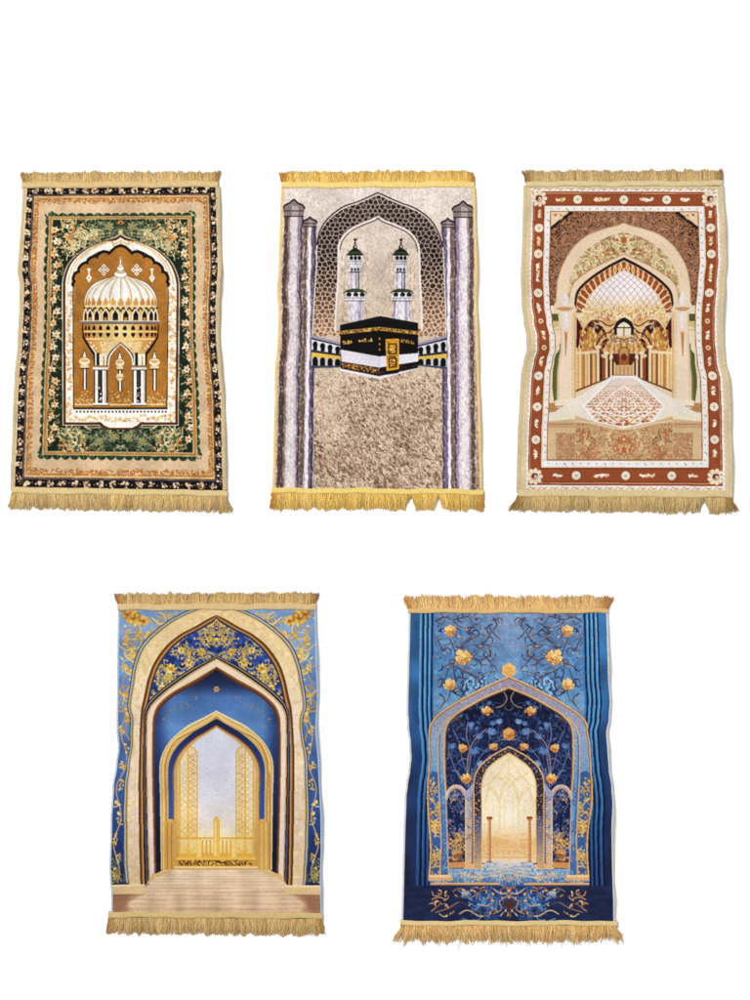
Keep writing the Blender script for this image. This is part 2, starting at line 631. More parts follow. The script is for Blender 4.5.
    for row, y in ((0, 466), (1, 486)):
        for k in range(12):
            x = ax + 100 * math.sin((k - 5.5) * .235)
            w = 5.6 * math.cos((k - 5.5) * .2)
            if row == 0:
                cv.poly([(x - w, y + 7), (x - w, y), (x, y - 7), (x + w, y), (x + w, y + 7)], ink)
            else:
                cv.poly([(x - w, y - 5), (x + w, y - 5), (x + w, y + 1), (x, y + 8), (x - w, y + 1)], ink)
    cv.rect(232, 476, 440, 479, (232, 196, 132))
    cv.rect(232, 496, 440, 500, (232, 196, 132))
    cv.poly([(240, 500), (432, 500), (404, 540), (400, 576), (270, 576), (268, 540)], turned)
    cv.poly([(278, 506), (394, 506), (388, 530), (380, 576), (292, 576), (284, 530)], (224, 190, 136))
    for x_, y_ in ((254, 508), (262, 516), (268, 524), (258, 520), (418, 508), (410, 516), (404, 524), (414, 520)):
        cv.ell(x_, y_, 2.6, 2.4, (244, 232, 206))
    for _ in range(70):
        cv.ell(R.uniform(280, 392), R.uniform(506, 545), 2.4, 1.6, R.choice([(240, 220, 182), (200, 150, 84), (212, 170, 108)]), R.uniform(0, 3))
    cv.stroke(spline([(245, 512), (262, 532), (274, 552), (276, 574)], 6), 4, white)
    cv.stroke(spline([(427, 512), (410, 532), (398, 552), (396, 574)], 6), 4, white)
    cv.clip = None
    # open ogee between the legs
    og_ = [(301, 580), (302, 560), (306, 544), (318, 528), (336, 511)]
    g = arch(og_, ax)
    cv.poly([(ax + (x - ax) * 1.12, y - 4) for x, y in g], ink)
    cv.poly([(ax + (x - ax) * 1.03, y - 1.5) for x, y in g], white)
    cv.poly([(ax + (x - ax) * .93, y + 2) for x, y in g], gold)
    for cx in (281, 388):
        s = 1 if cx < ax else -1
        cv.rect(cx - 16, 540, cx + 16, 574, white if 0 else (232, 220, 196))
        cv.rect(cx - 12, 536, cx - 4, 574, ink)
        cv.rect(cx + 6, 545, cx + 10, 574, (190, 140, 70))
        cv.rect(cx - 24, 571, cx + 22, 576, (146, 110, 70))
        cv.rect(cx - 22, 576, cx + 20, 583, (216, 206, 190))
        cv.rect(cx - 21, 583, cx + 19, 585, ink)
        cv.rect(cx - 19, 585, cx + 19, 678, ink)
        cv.rect(cx - 16, 585, cx - 8, 676, white)
        cv.rect(cx - 5, 585, cx + 0, 640, (70, 66, 68))
        cv.rect(cx + 4, 585, cx + 15, 676, (236, 230, 218))
        cv.rect(cx + 11, 585, cx + 13, 676, (170, 160, 150))
        for _ in range(22):
            cv.ell(cx + R.uniform(-8, 4), R.uniform(632, 672), 2, 2, R.choice([white, (120, 50, 44), ink, (206, 190, 170)]))
        cv.rect(cx - 22, 675, cx + 20, 682, (228, 220, 206))
        cv.rect(cx - 22, 681, cx + 20, 683, ink)
    # lanterns
    for cx, y0 in ((236, 526), (430, 528), (334, 530)):
        cv.poly([(cx - 7, y0 + 22), (cx, y0), (cx + 7, y0 + 22)], ink)
        cv.poly([(cx - 5, y0 + 22), (cx, y0 + 4), (cx + 5, y0 + 22)], white)
        k = 15 if cx != 334 else 12
        cv.ell(cx, y0 + 34, k, 10, (236, 214, 176))
        cv.ell(cx, y0 + 32, k - 3, 4, (206, 160, 98))
        cv.rect(cx - k + 3, y0 + 44, cx + k - 3, y0 + 54, (224, 196, 150))
        cv.rect(cx - k + 2, y0 + 52, cx + k - 2, y0 + 55, ink)
        if cx == 334:
            cv.rect(cx - 5, y0 + 55, cx + 5, y0 + 66, (230, 215, 190))
            pass
        cv.rect(cx - 5, y0 + 55, cx + 6, y0 + 112, ink)
        cv.rect(cx - 2, y0 + 55, cx + 3, y0 + 112, white)
        if cx == 334:
            cv.poly([(cx - 8, y0 + 64), (cx + 8, y0 + 64), (cx + 10, y0 + 74), (cx + 4, y0 + 84), (cx - 4, y0 + 84), (cx - 10, y0 + 74)], (232, 210, 172))
            cv.rect(cx - 9, y0 + 73, cx + 9, y0 + 76, (196, 150, 92))
    for cx in (290, 381):
        for dx, dy in ((-9, 0), (9, 0), (0, -10), (0, 10)):
            cv.poly([(cx + dx - 7, 306 + dy), (cx + dx, 306 + dy - 7), (cx + dx + 7, 306 + dy), (cx + dx, 306 + dy + 7)], white)
            cv.poly([(cx + dx - 3, 306 + dy), (cx + dx, 306 + dy - 3), (cx + dx + 3, 306 + dy), (cx + dx, 306 + dy + 3)], gold)
        cv.ell(cx, 306, 3, 3, white)
    for cx in (248, 423):
        cv.ell(cx, 312, 2.5, 9, white)
        cv.poly([(cx - 5, 302), (cx + 5, 302), (cx + 2, 312), (cx - 2, 312)], white)
        cv.poly([(cx - 8, 328), (cx, 318), (cx + 8, 328), (cx, 342)], white)
        cv.ell(cx, 328, 2.6, 2.6, gold)
    for x0, x1 in ((210, 258), (306, 364), (412, 460)):
        for _ in range(60):
            y = 640 + 40 * math.sqrt(R.random())
            cv.ell(R.uniform(x0, x1), y, R.uniform(1, 3), 1.4, R.choice([(238, 210, 160), (226, 190, 130), (204, 150, 76)]))
        cv.rect(x0, 678, x1, 682, (226, 196, 146))
    # worn grain, then broad patches of pile shading painted in
    cv.mul(full, .9 + .2 * fbm(3.2, 8, 2))
    cv.mul(full, .92 + .16 * fbm(34, 91, 2))
    return curve(cv.a, .45, .9)


# ============================ RUG 2: black cube shrine between pillars ========
def art_cube():
    cv = Canvas((202, 180, 161), 22)
    R = cv.r
    full = np.ones((CH, CW), bool)
    # fleecy ground, paler above and coarser below
    g1, g2 = vnoise(3.2, 7, 4), vnoise(5.5, 4.2, 5)
    g3 = fbm(60, 6)
    yy = np.clip((YY - 560) / 120, 0, 1)
    tone = ramp([(70, (214, 198, 188)), (300, (208, 186, 168)), (520, (204, 180, 156)), (720, (188, 160, 134)), (860, (176, 146, 120)), (915, (192, 164, 134))])
    cv.paint(full, tone)
    f = (g1 * .55 + g2 * .45 - .5)
    cv.a *= (1 + f * (.26 + .3 * yy))[..., None]
    dark = (vnoise(4, 6.5, 14) * .6 + vnoise(8, 5, 15) * .4)
    cv.paint((dark > .64) & (yy > .2), (122, 92, 74), .45)
    cv.paint((dark < .33) & (yy > .2), (228, 206, 180), .45)
    cv.a *= (.9 + .2 * g3)[..., None]
    hairL = [(220, 196, 166), (208, 182, 154), (228, 206, 180)]
    hairD = [(118, 88, 72), (136, 104, 86), (150, 118, 98), (104, 78, 66)]
    lo = fbm(70, 58)
    for _ in range(11000):                # brushed tufts, coarser and darker towards the bottom
        y = 575 + 345 * R.random() ** .85
        x = R.uniform(120, 560)
        t = (y - 575) / 345
        l = R.uniform(4, 7 + 6 * t)
        a = R.gauss(1.25, .4)
        pd = .17 + .24 * t + 1.1 * (float(lo[int(min(y, 999)), int(x)]) - .5)
        c = R.choice(hairD) if R.random() < pd else R.choice(hairL) if R.random() < .7 else (188, 160, 136)
        cv.stroke([(x, y), (x + l * .6 * math.cos(a), y + l * .6 * math.sin(a)), (x + l * math.cos(a - .4), y + l * math.sin(a - .4))], R.choice((1, 1, 1.6)), c)
    for _ in range(1500):
        y, x = R.uniform(70, 600), R.uniform(70, 620)
        cv.ell(x, y, R.uniform(2, 4), .9, R.choice([(190, 168, 150), (224, 208, 194), (178, 152, 134)]), R.gauss(1.2, .4), .5)
    # pillars: stripes between a top and a bottom set of x

    def stripe(t0, t1, b0, b1, col, y0=150, y1=918, al=1.0, wob=1.4):
        L, Rr = [], []
        for k in range(40):
            t = k / 39
            y = y0 + (y1 - y0) * t
            s = (y - 200) / 705
            w = wob * math.sin(y * .11 + t0) + wob * .6 * math.sin(y * .05 + t1)
            L.append((t0 + (b0 - t0) * s + w, y))
            Rr.append((t1 + (b1 - t1) * s + w, y))
        cv.poly(L + Rr[::-1], col, al)
    fuz = vnoise(3, 6, 33)
    for t, b, col, y0 in (
            ((80, 136), (56, 122), (176, 158, 160), 155), ((82, 96), (60, 79), (92, 72, 66), 155), ((92, 101), (76, 84), (138, 118, 116), 155),
            ((98, 122), (82, 112), (198, 184, 184), 155), ((102, 116), (88, 104), (216, 204, 206), 155), ((120, 127), (111, 116), (146, 132, 148), 155), ((127, 132), (115, 121), (84, 70, 88), 155),
            ((132, 135), (120, 124), (112, 92, 84), 155),
            ((137, 172), (122, 162), (170, 150, 146), 184), ((137, 146), (123, 136), (112, 92, 80), 184), ((146, 149), (134, 138), (170, 156, 168), 184),
            ((149, 157), (137, 147), (232, 224, 230), 184), ((157, 164), (147, 153), (112, 100, 122), 184), ((164, 171), (153, 160), (80, 68, 84), 184), ((171, 173), (160, 162), (180, 170, 190), 184)):
        stripe(t[0], t[1], b[0], b[1], col, y0)
    for t, b, col, y0 in (
            ((549, 606), (553, 614), (176, 158, 160), 155), ((551, 558), (554, 560), (84, 70, 92), 155), ((558, 566), (560, 568), (146, 132, 152), 155), ((566, 572), (566, 572), (196, 182, 194), 155),
            ((570, 592), (569, 600), (210, 196, 200), 155), ((574, 586), (574, 592), (226, 214, 220), 155), ((592, 604), (599, 612), (104, 84, 76), 155), ((588, 593), (596, 601), (164, 146, 146), 155),
            ((517, 552), (521, 555), (168, 150, 156), 184), ((518, 525), (521, 528), (88, 76, 102), 184), ((525, 533), (528, 537), (118, 104, 130), 184),
            ((533, 541), (537, 545), (232, 224, 230), 184), ((541, 551), (545, 555), (122, 100, 90), 184)):
        stripe(t[0], t[1], b[0], b[1], col, y0)
    px = (((XX > 52) & (XX < 174)) | ((XX > 514) & (XX < 616))) & (YY > 186)
    cv.a[px] *= (.82 + .36 * fuz[px])[:, None]
    cv.paint(px & (fuz > .8) & (YY > 160), (206, 178, 160), .5)
    # capitals
    for ax_, y, w, h in ((108, 113, 30, 44), (577, 118, 30, 42), (153, 162, 19, 24), (535, 166, 19, 22)):
        dome = spline([(ax_ - w, y + h * .52), (ax_ - w * .86, y + h * .34), (ax_ - w * .35, y + h * .16), (ax_, y - 2), (ax_ + w * .35, y + h * .16), (ax_ + w * .86, y + h * .34), (ax_ + w, y + h * .52)], 6)
        body = dome + [(ax_ + w * .88, y + h), (ax_ - w * .88, y + h)]
        cv.poly(body, (132, 116, 114))
        cv.poly([(ax_ - w * .2, y + h * .3), (ax_ + w * .45, y + h * .4), (ax_ + w * .4, y + h), (ax_ - w * .2, y + h)], (168, 152, 152))
        cv.stroke(dome, 4, (34, 26, 28))
        cv.stroke([(ax_ - w * .92, y + h * .66), (ax_ + w * .92, y + h * .66)], 2, (64, 52, 54))
        cv.stroke([(ax_ - w * .88, y + h), (ax_ + w * .88, y + h)], 3, (52, 42, 46))
    # the great arch with its pierced lattice
    oL = [(159, 492), (164, 400), (171, 300), (172, 240), (182, 200), (206, 165), (244, 136), (285, 121), (315, 108), (342, 96)]
    oR = [(531, 492), (529, 400), (524, 300), (521, 245), (508, 205), (484, 168), (446, 140), (405, 124), (370, 109), (342, 96)]
    iL = [(222, 474), (226, 400), (231, 320), (232, 245), (240, 220), (262, 196), (298, 177), (322, 168), (342, 158)]
    iR = [(464, 470), (462, 400), (458, 320), (456, 252), (449, 226), (428, 200), (390, 181), (362, 170), (342, 158)]
    oo = spline(oL, 8) + spline(oR, 8)[::-1]
    ii = spline(iL, 8) + spline(iR, 8)[::-1]
    mo, mi = cv.mask(oo), cv.mask(ii)
    band = mo & ~mi
    inside = ramp([(96, (214, 196, 182)), (480, (206, 182, 162))])
    e, idx = cells(band, 14, 3, .26)
    line = ramp([(96, (134, 116, 102)), (260, (112, 94, 84)), (340, (160, 130, 106)), (480, (208, 178, 150))])
    hole = ramp([(96, (54, 38, 36)), (250, (30, 22, 26)), (340, (44, 30, 28)), (400, (104, 70, 50)), (490, (146, 104, 76))])
    cv.paint(band, line)
    cv.paint(band & (e > 1.5), hole)
    cv.paint(band & (idx % 5 == 0) & (e > 1.2), ramp([(96, (92, 70, 62)), (300, (66, 48, 44)), (480, (186, 146, 116))]), .7)
    cv.paint(band & (vnoise(3, 3, 61) > .74), line, .7)
    cv.paint(band & (e < .55), ramp([(96, (196, 184, 176)), (480, (226, 204, 182))]), .8)
    cv.stroke(spline(oL, 8), 3, (214, 200, 192))
    cv.stroke(spline(oR, 8), 3, (214, 200, 192))
    cv.stroke([(x, y - 4) for x, y in spline(oL[3:], 8)], 3, (50, 36, 36))
    cv.stroke([(x, y - 4) for x, y in spline(oR[3:], 8)], 3, (50, 36, 36))
    cv.stroke(spline(iL, 8), 4, (226, 214, 208))
    cv.stroke(spline(iR, 8), 4, (226, 214, 208))
    cv.stroke([(x + 4, y + 4) for x, y in spline(iL[3:], 8)], 1.6, (90, 72, 70))
    cv.stroke([(x - 4, y + 4) for x, y in spline(iR[3:], 8)], 1.6, (90, 72, 70))
    # minarets
    for cx, dx in ((278, 0), (405, 3)):
        ink, wh, pu, gr = (26, 22, 26), (216, 210, 216), (124, 114, 140), (62, 80, 42)
        cv.stroke([(cx, 218), (cx, 250)], 2.4, ink)
        cv.stroke(spline([(cx - 4, 221), (cx + 1, 226), (cx + 5, 220)], 5), 2, ink)
        cv.ell(cx, 232, 3, 3, (80, 62, 44))
        cv.ell(cx, 243, 6, 6, ink)
        cv.ell(cx + 1, 242, 2, 3, wh)
        cv.poly([(cx - 23, 264), (cx - 14, 252), (cx - 5, 246), (cx + 5, 246), (cx + 14, 252), (cx + 23, 264)], gr)
        cv.poly([(cx - 20, 258), (cx, 246), (cx + 20, 258), (cx, 254)], ink)
        cv.rect(cx - 23, 262, cx + 23, 266, ink)
        cv.poly([(cx - 17, 266), (cx + 18, 266), (cx + 15, 282), (cx - 15, 282)], wh)
        for k in (-10, 1, 12):
            cv.ell(cx + k, 273, 4.6, 6.6, ink)
        cv.poly([(cx - 21, 280), (cx + 21, 280), (cx + 17, 296), (cx - 15, 296)], wh)
        cv.rect(cx - 20, 282, cx + 20, 284, pu)
        for k in range(6):
            cv.ell(cx - 14 + k * 6, 290, 1.5, 2.5, (86, 76, 92))
        cv.poly([(cx - 15, 296), (cx + 16, 296), (cx + 13, 314), (cx - 13, 314)], (206, 200, 212))
        for k in (-9, 0, 9):
            cv.ell(cx + k, 305, 2.8, 5, (50, 42, 54))
        cv.rect(cx - 15, 311, cx + 15, 314, ink)
        cv.poly([(cx - 14, 314), (cx + 14, 314), (cx + 13 + dx, 362), (cx - 14 + dx, 362)], wh)
        cv.rect(cx - 13, 314, cx - 8, 362, (172, 164, 186))
        cv.rect(cx + 2, 314, cx + 5, 362, pu)
        cv.rect(cx + 8, 314, cx + 12, 362, (92, 80, 104))
        x = cx + dx
        cv.poly([(x - 34, 371), (x - 24, 362), (x - 8, 358), (x + 8, 358), (x + 24, 362), (x + 35, 371)], gr)
        cv.poly([(x - 36, 371), (x - 20, 366), (x + 20, 366), (x + 37, 371), (x + 20, 371)], ink)
        cv.rect(x - 27, 368, x + 28, 384, wh)
        for k in (-17, 2, 20):
            cv.ell(x + k, 375, 7, 6.6, ink)
            cv.ell(x + k - 2, 377, 2, 3, (46, 66, 30))
        cv.poly([(x - 31, 380), (x + 32, 380), (x + 28, 392), (x - 28, 392)], wh)
        cv.rect(x - 30, 383, x + 31, 385, pu)
        cv.rect(x - 28, 391, x + 28, 393, (70, 60, 76))
        cv.poly([(x - 24, 393), (x + 25, 393), (x + 25, 448), (x - 24, 448)], (214, 204, 208))
        cv.rect(x - 8, 393, x + 7, 448, wh)
        cv.rect(x + 8, 393, x + 17, 448, (176, 162, 186))
        cv.rect(x - 24, 393, x - 18, 448, (158, 146, 168) if cx > 300 else (216, 196, 176))
        cv.rect(x + 20, 393, x + 24, 440, (196, 176, 160))
    mn = ((np.abs(XX - 278) < 38) | (np.abs(XX - 406) < 38)) & (YY > 248) & (YY < 450)
    cv.mul(mn, .8 + .34 * vnoise(2.6, 9, 77))
    # arcaded side wings
    def wing(x0, x1, yt0, yt1, ym0, ym1, yb0, yb1):
        def at(s, v):
            x = x0 + (x1 - x0) * s
            a, b, c = yt0 + (yt1 - yt0) * s, ym0 + (ym1 - ym0) * s, yb0 + (yb1 - yb0) * s
            return (x, a + (b - a) * v) if v <= 1 else (x, b + (c - b) * (v - 1))
        P = lambda s0, s1, v0, v1: [at(s0, v0), at(s1, v0), at(s1, v1), at(s0, v1)]
        cv.poly(P(0, 1, 0, 2), (66, 62, 78))
        cv.poly(P(0, 1, 0, .18), (150, 142, 166))
        cv.poly(P(0, 1, .18, .26), (30, 26, 32))
        cv.poly(P(0, 1, .28, .9), (212, 208, 214))
        cv.poly(P(0, 1, .92, 1.05), (46, 48, 62))
        cv.poly(P(0, 1, 1.05, 1.4), (224, 178, 78))
        cv.poly(P(0, 1, 1.35, 1.85), (190, 186, 190))
        cv.poly(P(0, 1, 1.85, 2), (70, 78, 96))
        for k in range(4):
            s = (k + .5) / 4
            for v0, v1 in ((.34, .9), (1.3, 1.84)):
                (xa, ya), (xb, yb) = at(s, v0), at(s, v1)
                h = yb - ya
                cv.ell(xa, ya + h * .38, 7.2, h * .38, (14, 12, 14))
                cv.rect(xa - 7.2 if v0 > 1 else xa - 5.6, ya + h * .4, xa + (7.2 if v0 > 1 else 5.6), yb, (14, 12, 14))
    wing(157, 240, 486, 508, 532, 544, 579, 577)
    wing(450, 533, 510, 486, 546, 536, 572, 582)
    # the cube
    cv.poly([(236, 576), (345, 600), (454, 572), (454, 580), (346, 609), (236, 586)], (226, 218, 228))
    cv.poly([(236, 459), (347, 434), (453, 453), (453, 578), (345, 601), (238, 580)], (16, 12, 14))
    cv.poly([(236, 459), (347, 434), (453, 453), (345, 447)], (24, 20, 22))
    gcol = [(206, 150, 52), (226, 178, 84), (186, 124, 40)]
    for L, h in (([(237, 481), (345, 470)], 8), ([(345, 470), (453, 482)], 8)):
        (xa, ya), (xb, yb) = L
        cv.poly([(xa, ya - h / 2), (xb, yb - h / 2), (xb, yb + h / 2), (xa, ya + h / 2)], (196, 142, 56))
        cv.stroke([(xa, ya - h / 2 - 1), (xb, yb - h / 2 - 1)], 1, (220, 190, 120))
        for _ in range(70):
            t = R.random()
            cv.ell(xa + (xb - xa) * t, ya + (yb - ya) * t + R.uniform(-3, 3), R.uniform(1, 3), R.uniform(.8, 1.6), R.choice([(24, 16, 12), (238, 200, 120), (140, 84, 24)]), R.uniform(0, 3))
    for xa, xb, ya, yb in ((243, 270, 508, 506), (286, 326, 503, 500), (404, 442, 503, 508)):
        for _ in range(40):
            t = R.random()
            cv.ell(xa + (xb - xa) * t, ya + (yb - ya) * t + R.uniform(-4, 4), R.uniform(1.2, 2.6), R.uniform(.8, 1.6), R.choice(gcol), R.uniform(0, 3))
    for y in (497, 512, 527):
        cv.ell(346, y, 2.5, 3.5, (190, 136, 52))
    cv.poly([(238, 527), (345, 546), (345, 577), (240, 560)], (216, 206, 218))
    cv.poly([(345, 546), (453, 537), (453, 560), (345, 577)], (226, 218, 228))
    cv.stroke([(345, 546), (345, 577)], 2, (190, 180, 196))
    cv.poly([(240, 561), (345, 578), (345, 598), (240, 577)], (70, 44, 24))
    for _ in range(150):
        t = R.random()
        cv.ell(240 + 105 * t, 569 + 18 * t + R.uniform(-7, 7), R.uniform(1, 3.4), R.uniform(.8, 2), R.choice([(206, 140, 66), (24, 16, 12), (176, 110, 44), (226, 172, 104), (120, 70, 34)]), R.uniform(0, 3))
    for _ in range(60):
        t = R.random()
        cv.ell(347 + 104 * t, 590 - 18 * t + R.uniform(-6, 6), R.uniform(1, 2.4), 1.2, R.choice([(120, 76, 36), (40, 26, 18), (70, 60, 60)]), R.uniform(0, 3))
    cv.poly([(363, 499), (399, 497), (399, 581), (366, 586)], (206, 142, 34))
    cv.poly([(366, 586), (399, 581), (399, 592), (366, 597)], (14, 12, 14))
    for _ in range(90):
        cv.ell(R.uniform(366, 397), R.uniform(502, 580), R.uniform(1, 3.4), R.uniform(.8, 2.2), R.choice([(60, 34, 14), (236, 184, 70), (150, 92, 24), (244, 206, 110), (24, 16, 12)]), R.uniform(0, 3))
    cv.stroke([(364, 500), (398, 498), (398, 580), (367, 585), (364, 500)], 2.4, (236, 170, 40))
    cv.rect(372, 545, 392, 548, (40, 24, 12))
    cv.stroke([(371, 512), (392, 511), (392, 538), (372, 539), (371, 512)], 1.6, (40, 24, 12))
    cv.stroke([(372, 552), (392, 551), (392, 574), (373, 577), (372, 552)], 1.6, (40, 24, 12))
    cv.mul(full, .9 + .2 * fbm(2.6, 8, 2))
    return curve(cv.a, .45, .88)


# ============================ RUG 3: rust border, long arched hall ============
def art_hall():
    cv = Canvas((214, 190, 152), 33)
    R = cv.r
    full = np.ones((CH, CW), bool)
    q_w = [(86, 77), (605, 79), (626, 919), (70, 918)]
    q_r = [(92, 88), (597, 90), (617, 906), (77, 903)]
    q_ri = [(122, 128), (566, 129), (578, 855), (113, 855)]
    q_s = [(125, 130), (562, 131), (575, 853), (117, 852)]
    q_p = [(141, 145), (546, 146), (558, 832), (131, 832)]
    rust, cream, white = (150, 78, 42), (232, 208, 172), (232, 230, 232)
    cv.frame(q_w, q_r, white)
    cv.frame(q_w, lerpq(q_w, q_r, .25), (216, 196, 160))
    # little zigzag in the white strip at both ends
    for k, n in ((0, 17), (2, 18)):
        mz = lerpq(q_w, q_r, .45)
        for i in range(n):
            x, y = quad_edge(mz, k, (i + .5) / n)
            cv.stroke(spline([(x - 13, y + 3), (x - 5, y - 3), (x + 2, y + 2), (x + 11, y - 2)], 5), 2, (206, 160, 96))
            cv.ell(x + 4, y, 3, 1.6, (196, 140, 74), .6)
    for k in (1, 3):
        mz = lerpq(q_w, q_r, .4)
        for i in range(60):
            x, y = quad_edge(mz, k, (i + .5) / 60)
            cv.ell(x, y, 1.4, 2.6, (206, 176, 130), R.uniform(-.5, .5))
    cv.frame(q_r, q_ri, rust)
    cv.frame(q_r, lerpq(q_r, q_ri, .1), (148, 62, 34))
    cv.frame(lerpq(q_r, q_ri, .1), lerpq(q_r, q_ri, .16), (206, 150, 104))
    cv.frame(lerpq(q_r, q_ri, .16), lerpq(q_r, q_ri, .22), (120, 54, 28))
    cv.frame(lerpq(q_r, q_ri, .92), q_ri, (122, 52, 28))
    cv.frame(q_ri, q_s, (222, 184, 140))
    cv.frame(q_s, q_p, (226, 226, 230))
    cv.frame(lerpq(q_s, q_p, .86), q_p, (150, 84, 44))
    cv.frame(lerpq(q_s, q_p, .78), lerpq(q_s, q_p, .86), (216, 186, 140))
    ms = lerpq(q_s, q_p, .42)
    for k, n in ((0, 20), (1, 34), (2, 20), (3, 34)):
        for i in range(n):
            x, y = quad_edge(ms, k, (i + .5) / n)
            cv.ell(x, y, 2.4, 2.4, (206, 150, 88))
            if i % 5 == 2:
                cv.ell(x + 3, y + 3, 3, 1.4, (180, 110, 60), .8)
    mr = lerpq(q_r, q_ri, .56)

    def medal(x, y):
        cv.ell(x, y, 13, 13, (120, 54, 28))
        cv.ell(x, y, 12, 12, (232, 222, 200))
        cv.ell(x, y, 8, 8, (206, 184, 150))
        cv.ell(x, y, 6.4, 6.4, (238, 230, 214))
        cv.ell(x, y, 3.4, 3.4, (150, 112, 60))
        cv.ell(x, y, 1.6, 1.6, (226, 206, 160))

    def squig(x, y, hor, s=1.0):
        for j in range(3):
            d = (j - 1) * 9 * s
            px, py = (x + d, y) if hor else (x, y + d)
            a = R.uniform(0, 6.3)
            c = R.choice([(238, 224, 196), (226, 196, 150), (240, 232, 214)])
            cv.spiral(px, py, 5.5 * s, a, .55, 2.2, c, c, R.choice((-1, 1)))
            cv.stroke([(px - 4 * s, py + R.uniform(-5, 5)), (px + 5 * s, py + R.uniform(-5, 5))], 2, c)
            cv.ell(px + R.uniform(-5, 5), py + R.uniform(-5, 5), 2.4, 1.8, c)

    def at_y(k, y):
        a, b = mr[k], mr[(k + 1) % 4]
        s = (y - a[1]) / (b[1] - a[1])
        return (a[0] + (b[0] - a[0]) * s, y)

    def at_x(k, x):
        a, b = mr[k], mr[(k + 1) % 4]
        s = (x - a[0]) / (b[0] - a[0])
        return (x, a[1] + (b[1] - a[1]) * s)
    for x in (215, 343, 462):
        medal(*at_x(0, x))
    for x in (211, 348, 476):
        medal(*at_x(2, x))
    for x in (272, 292, 398, 412, 168, 512):
        squig(*at_x(0, x), True, .9)
    for x in (272, 290, 400, 416, 160, 536):
        squig(*at_x(2, x), True, .9)
    for k in (1, 3):
        for y in (190, 262, 370, 600, 686, 777):
            medal(*at_y(k, y))
        for y in (448, 522):
            x, y = at_y(k, y)
            cv.ell(x, y, 7, 7, (220, 196, 160))
            cv.ell(x, y, 3, 3, (150, 90, 50))
        for y in (152, 226, 300, 326, 412, 486, 560, 642, 732, 816):
            squig(*at_y(k, y), False, .85)
    for k in range(4):
        x, y = [lerpq(q_r, q_ri, .5)[k][0], lerpq(q_r, q_ri, .5)[k][1]]
        cv.rect(x - 18, y - 18, x + 18, y + 18, (196, 140, 96))
        for i in range(9):
            a = i * .698
            cv.ell(x + 15 * math.cos(a), y + 15 * math.sin(a), 8.5, 6, (232, 214, 186), a)
            cv.ell(x + 16 * math.cos(a + .35), y + 16 * math.sin(a + .35), 2, 2, (150, 90, 56))
        cv.ell(x, y, 11, 11, (190, 150, 116))
        cv.leaf(x - 8, y + 3, 20, 7, -.5, (96, 30, 26))
        cv.ell(x + 3, y + 1, 4, 5, (236, 226, 210))
        cv.ell(x + 3, y + 2, 2, 2, (60, 20, 24))
    # ------------------------------------------------ the picture
    pic = cv.mask(q_p)
    cv.clip = pic
    cv.paint(pic, ramp([(140, (230, 206, 176)), (560, (232, 210, 182)), (700, (226, 206, 182)), (832, (196, 164, 126))]))
    ax = 343.5
    cv.mx = ax
    # spandrels: carved brown, small dark fretwork towards the corners
    sp = pic & (YY < 425)
    cv.paint(sp, (150, 108, 82))
    e, idx = cells(sp, 8, 5, .45)
    dist = np.clip((np.hypot(XX - ax, (YY - 330) * 1.05) - 150) / 90, 0, 1)
    cv.paint(sp & (e > 1.2) & (idx % 3 != 0), (112, 68, 48), .8)
    cv.paint(sp & (e > 1.0) & (vnoise(7, 5, 12) < dist * .75), (40, 26, 26))
    cv.speck(sp & (dist > .3), (170, 112, 66), .3, 3, 3, 8, .8)
    cv.speck(sp & (dist < .6), (182, 142, 112), .34, 3, 3, 10, .7)
    cv.speck(sp & (dist < .6), (112, 72, 54), .28, 3, 2.4, 15, .7)
    cv.clip = sp
    cv.vines((142, 146, 343, 400), 150, [(186, 144, 112), (104, 66, 50), (172, 126, 94)], (4, 9), (1, 1.6), [(176, 128, 94)], None, 0, (.5, 1), 1)
    for _ in range(420):
        x, y = R.uniform(142, 300), R.uniform(146, 330)
        if math.hypot(x - ax, y - 330) > 215:
            cv.ell(x, y, R.uniform(2, 5), 1.5, R.choice([(30, 20, 22), (40, 26, 24), (182, 120, 70)]), R.choice((0, .7, -.7, 1.5)))
    cv.clip = pic
    cv.poly([(140, 188), (196, 144), (205, 144), (140, 196)], (24, 16, 18))
    cv.poly([(140, 140), (192, 144), (140, 186)], (222, 192, 152))
    cv.blob(160, 158, 13, 9, [(200, 150, 100), (180, 116, 70), (232, 210, 180)])

    oh = [(150, 420), (155, 380), (161, 335), (175, 292), (200, 248), (240, 212), (290, 192), (322, 184), (343.5, 176)]
    c1 = [(184, 420), (186, 380), (193, 335), (204, 300), (228, 262), (262, 234), (300, 214), (325, 206), (343.5, 200)]
    c2 = [(190, 420), (192, 385), (200, 350), (222, 326), (262, 300), (300, 281), (325, 270), (343.5, 261)]
    c3_ = [(206, 420), (207, 388), (214, 362), (238, 336), (270, 312), (304, 291), (325, 280), (343.5, 271)]
    c4 = [(212, 420), (212, 396), (220, 366), (242, 342), (274, 318), (306, 298), (326, 288), (343.5, 279)]
    c5 = [(236, 424), (238, 404), (250, 378), (272, 352), (298, 332), (322, 318), (343.5, 309)]
    cv.mx = None
    A = [arch(h, ax) for h in (oh, c1, c2, c3_, c4, c5)]
    cv.poly([(x, y - 1) for x, y in A[0]], (160, 112, 84))
    cv.poly(A[0], ramp([(170, (224, 196, 164)), (420, (230, 202, 172))]))
    cv.stroke(A[0], 2, (196, 158, 126))
    cv.poly(A[1], (196, 172, 124))
    fb = cv.mask(A[1]) & ~cv.mask(A[2])
    cv.clip = fb & pic
    e, idx = cells(fb, 19, 9, .4)
    pal = np.array([(196, 174, 124), (186, 162, 108), (208, 188, 146), (178, 156, 104)], np.float32) / 255
    cv.a[fb & (e > 1.4)] = pal[(idx % 4)[fb & (e > 1.4)]]
    cv.paint(fb & (e <= 1.0), (232, 212, 176))
    cv.mx = ax
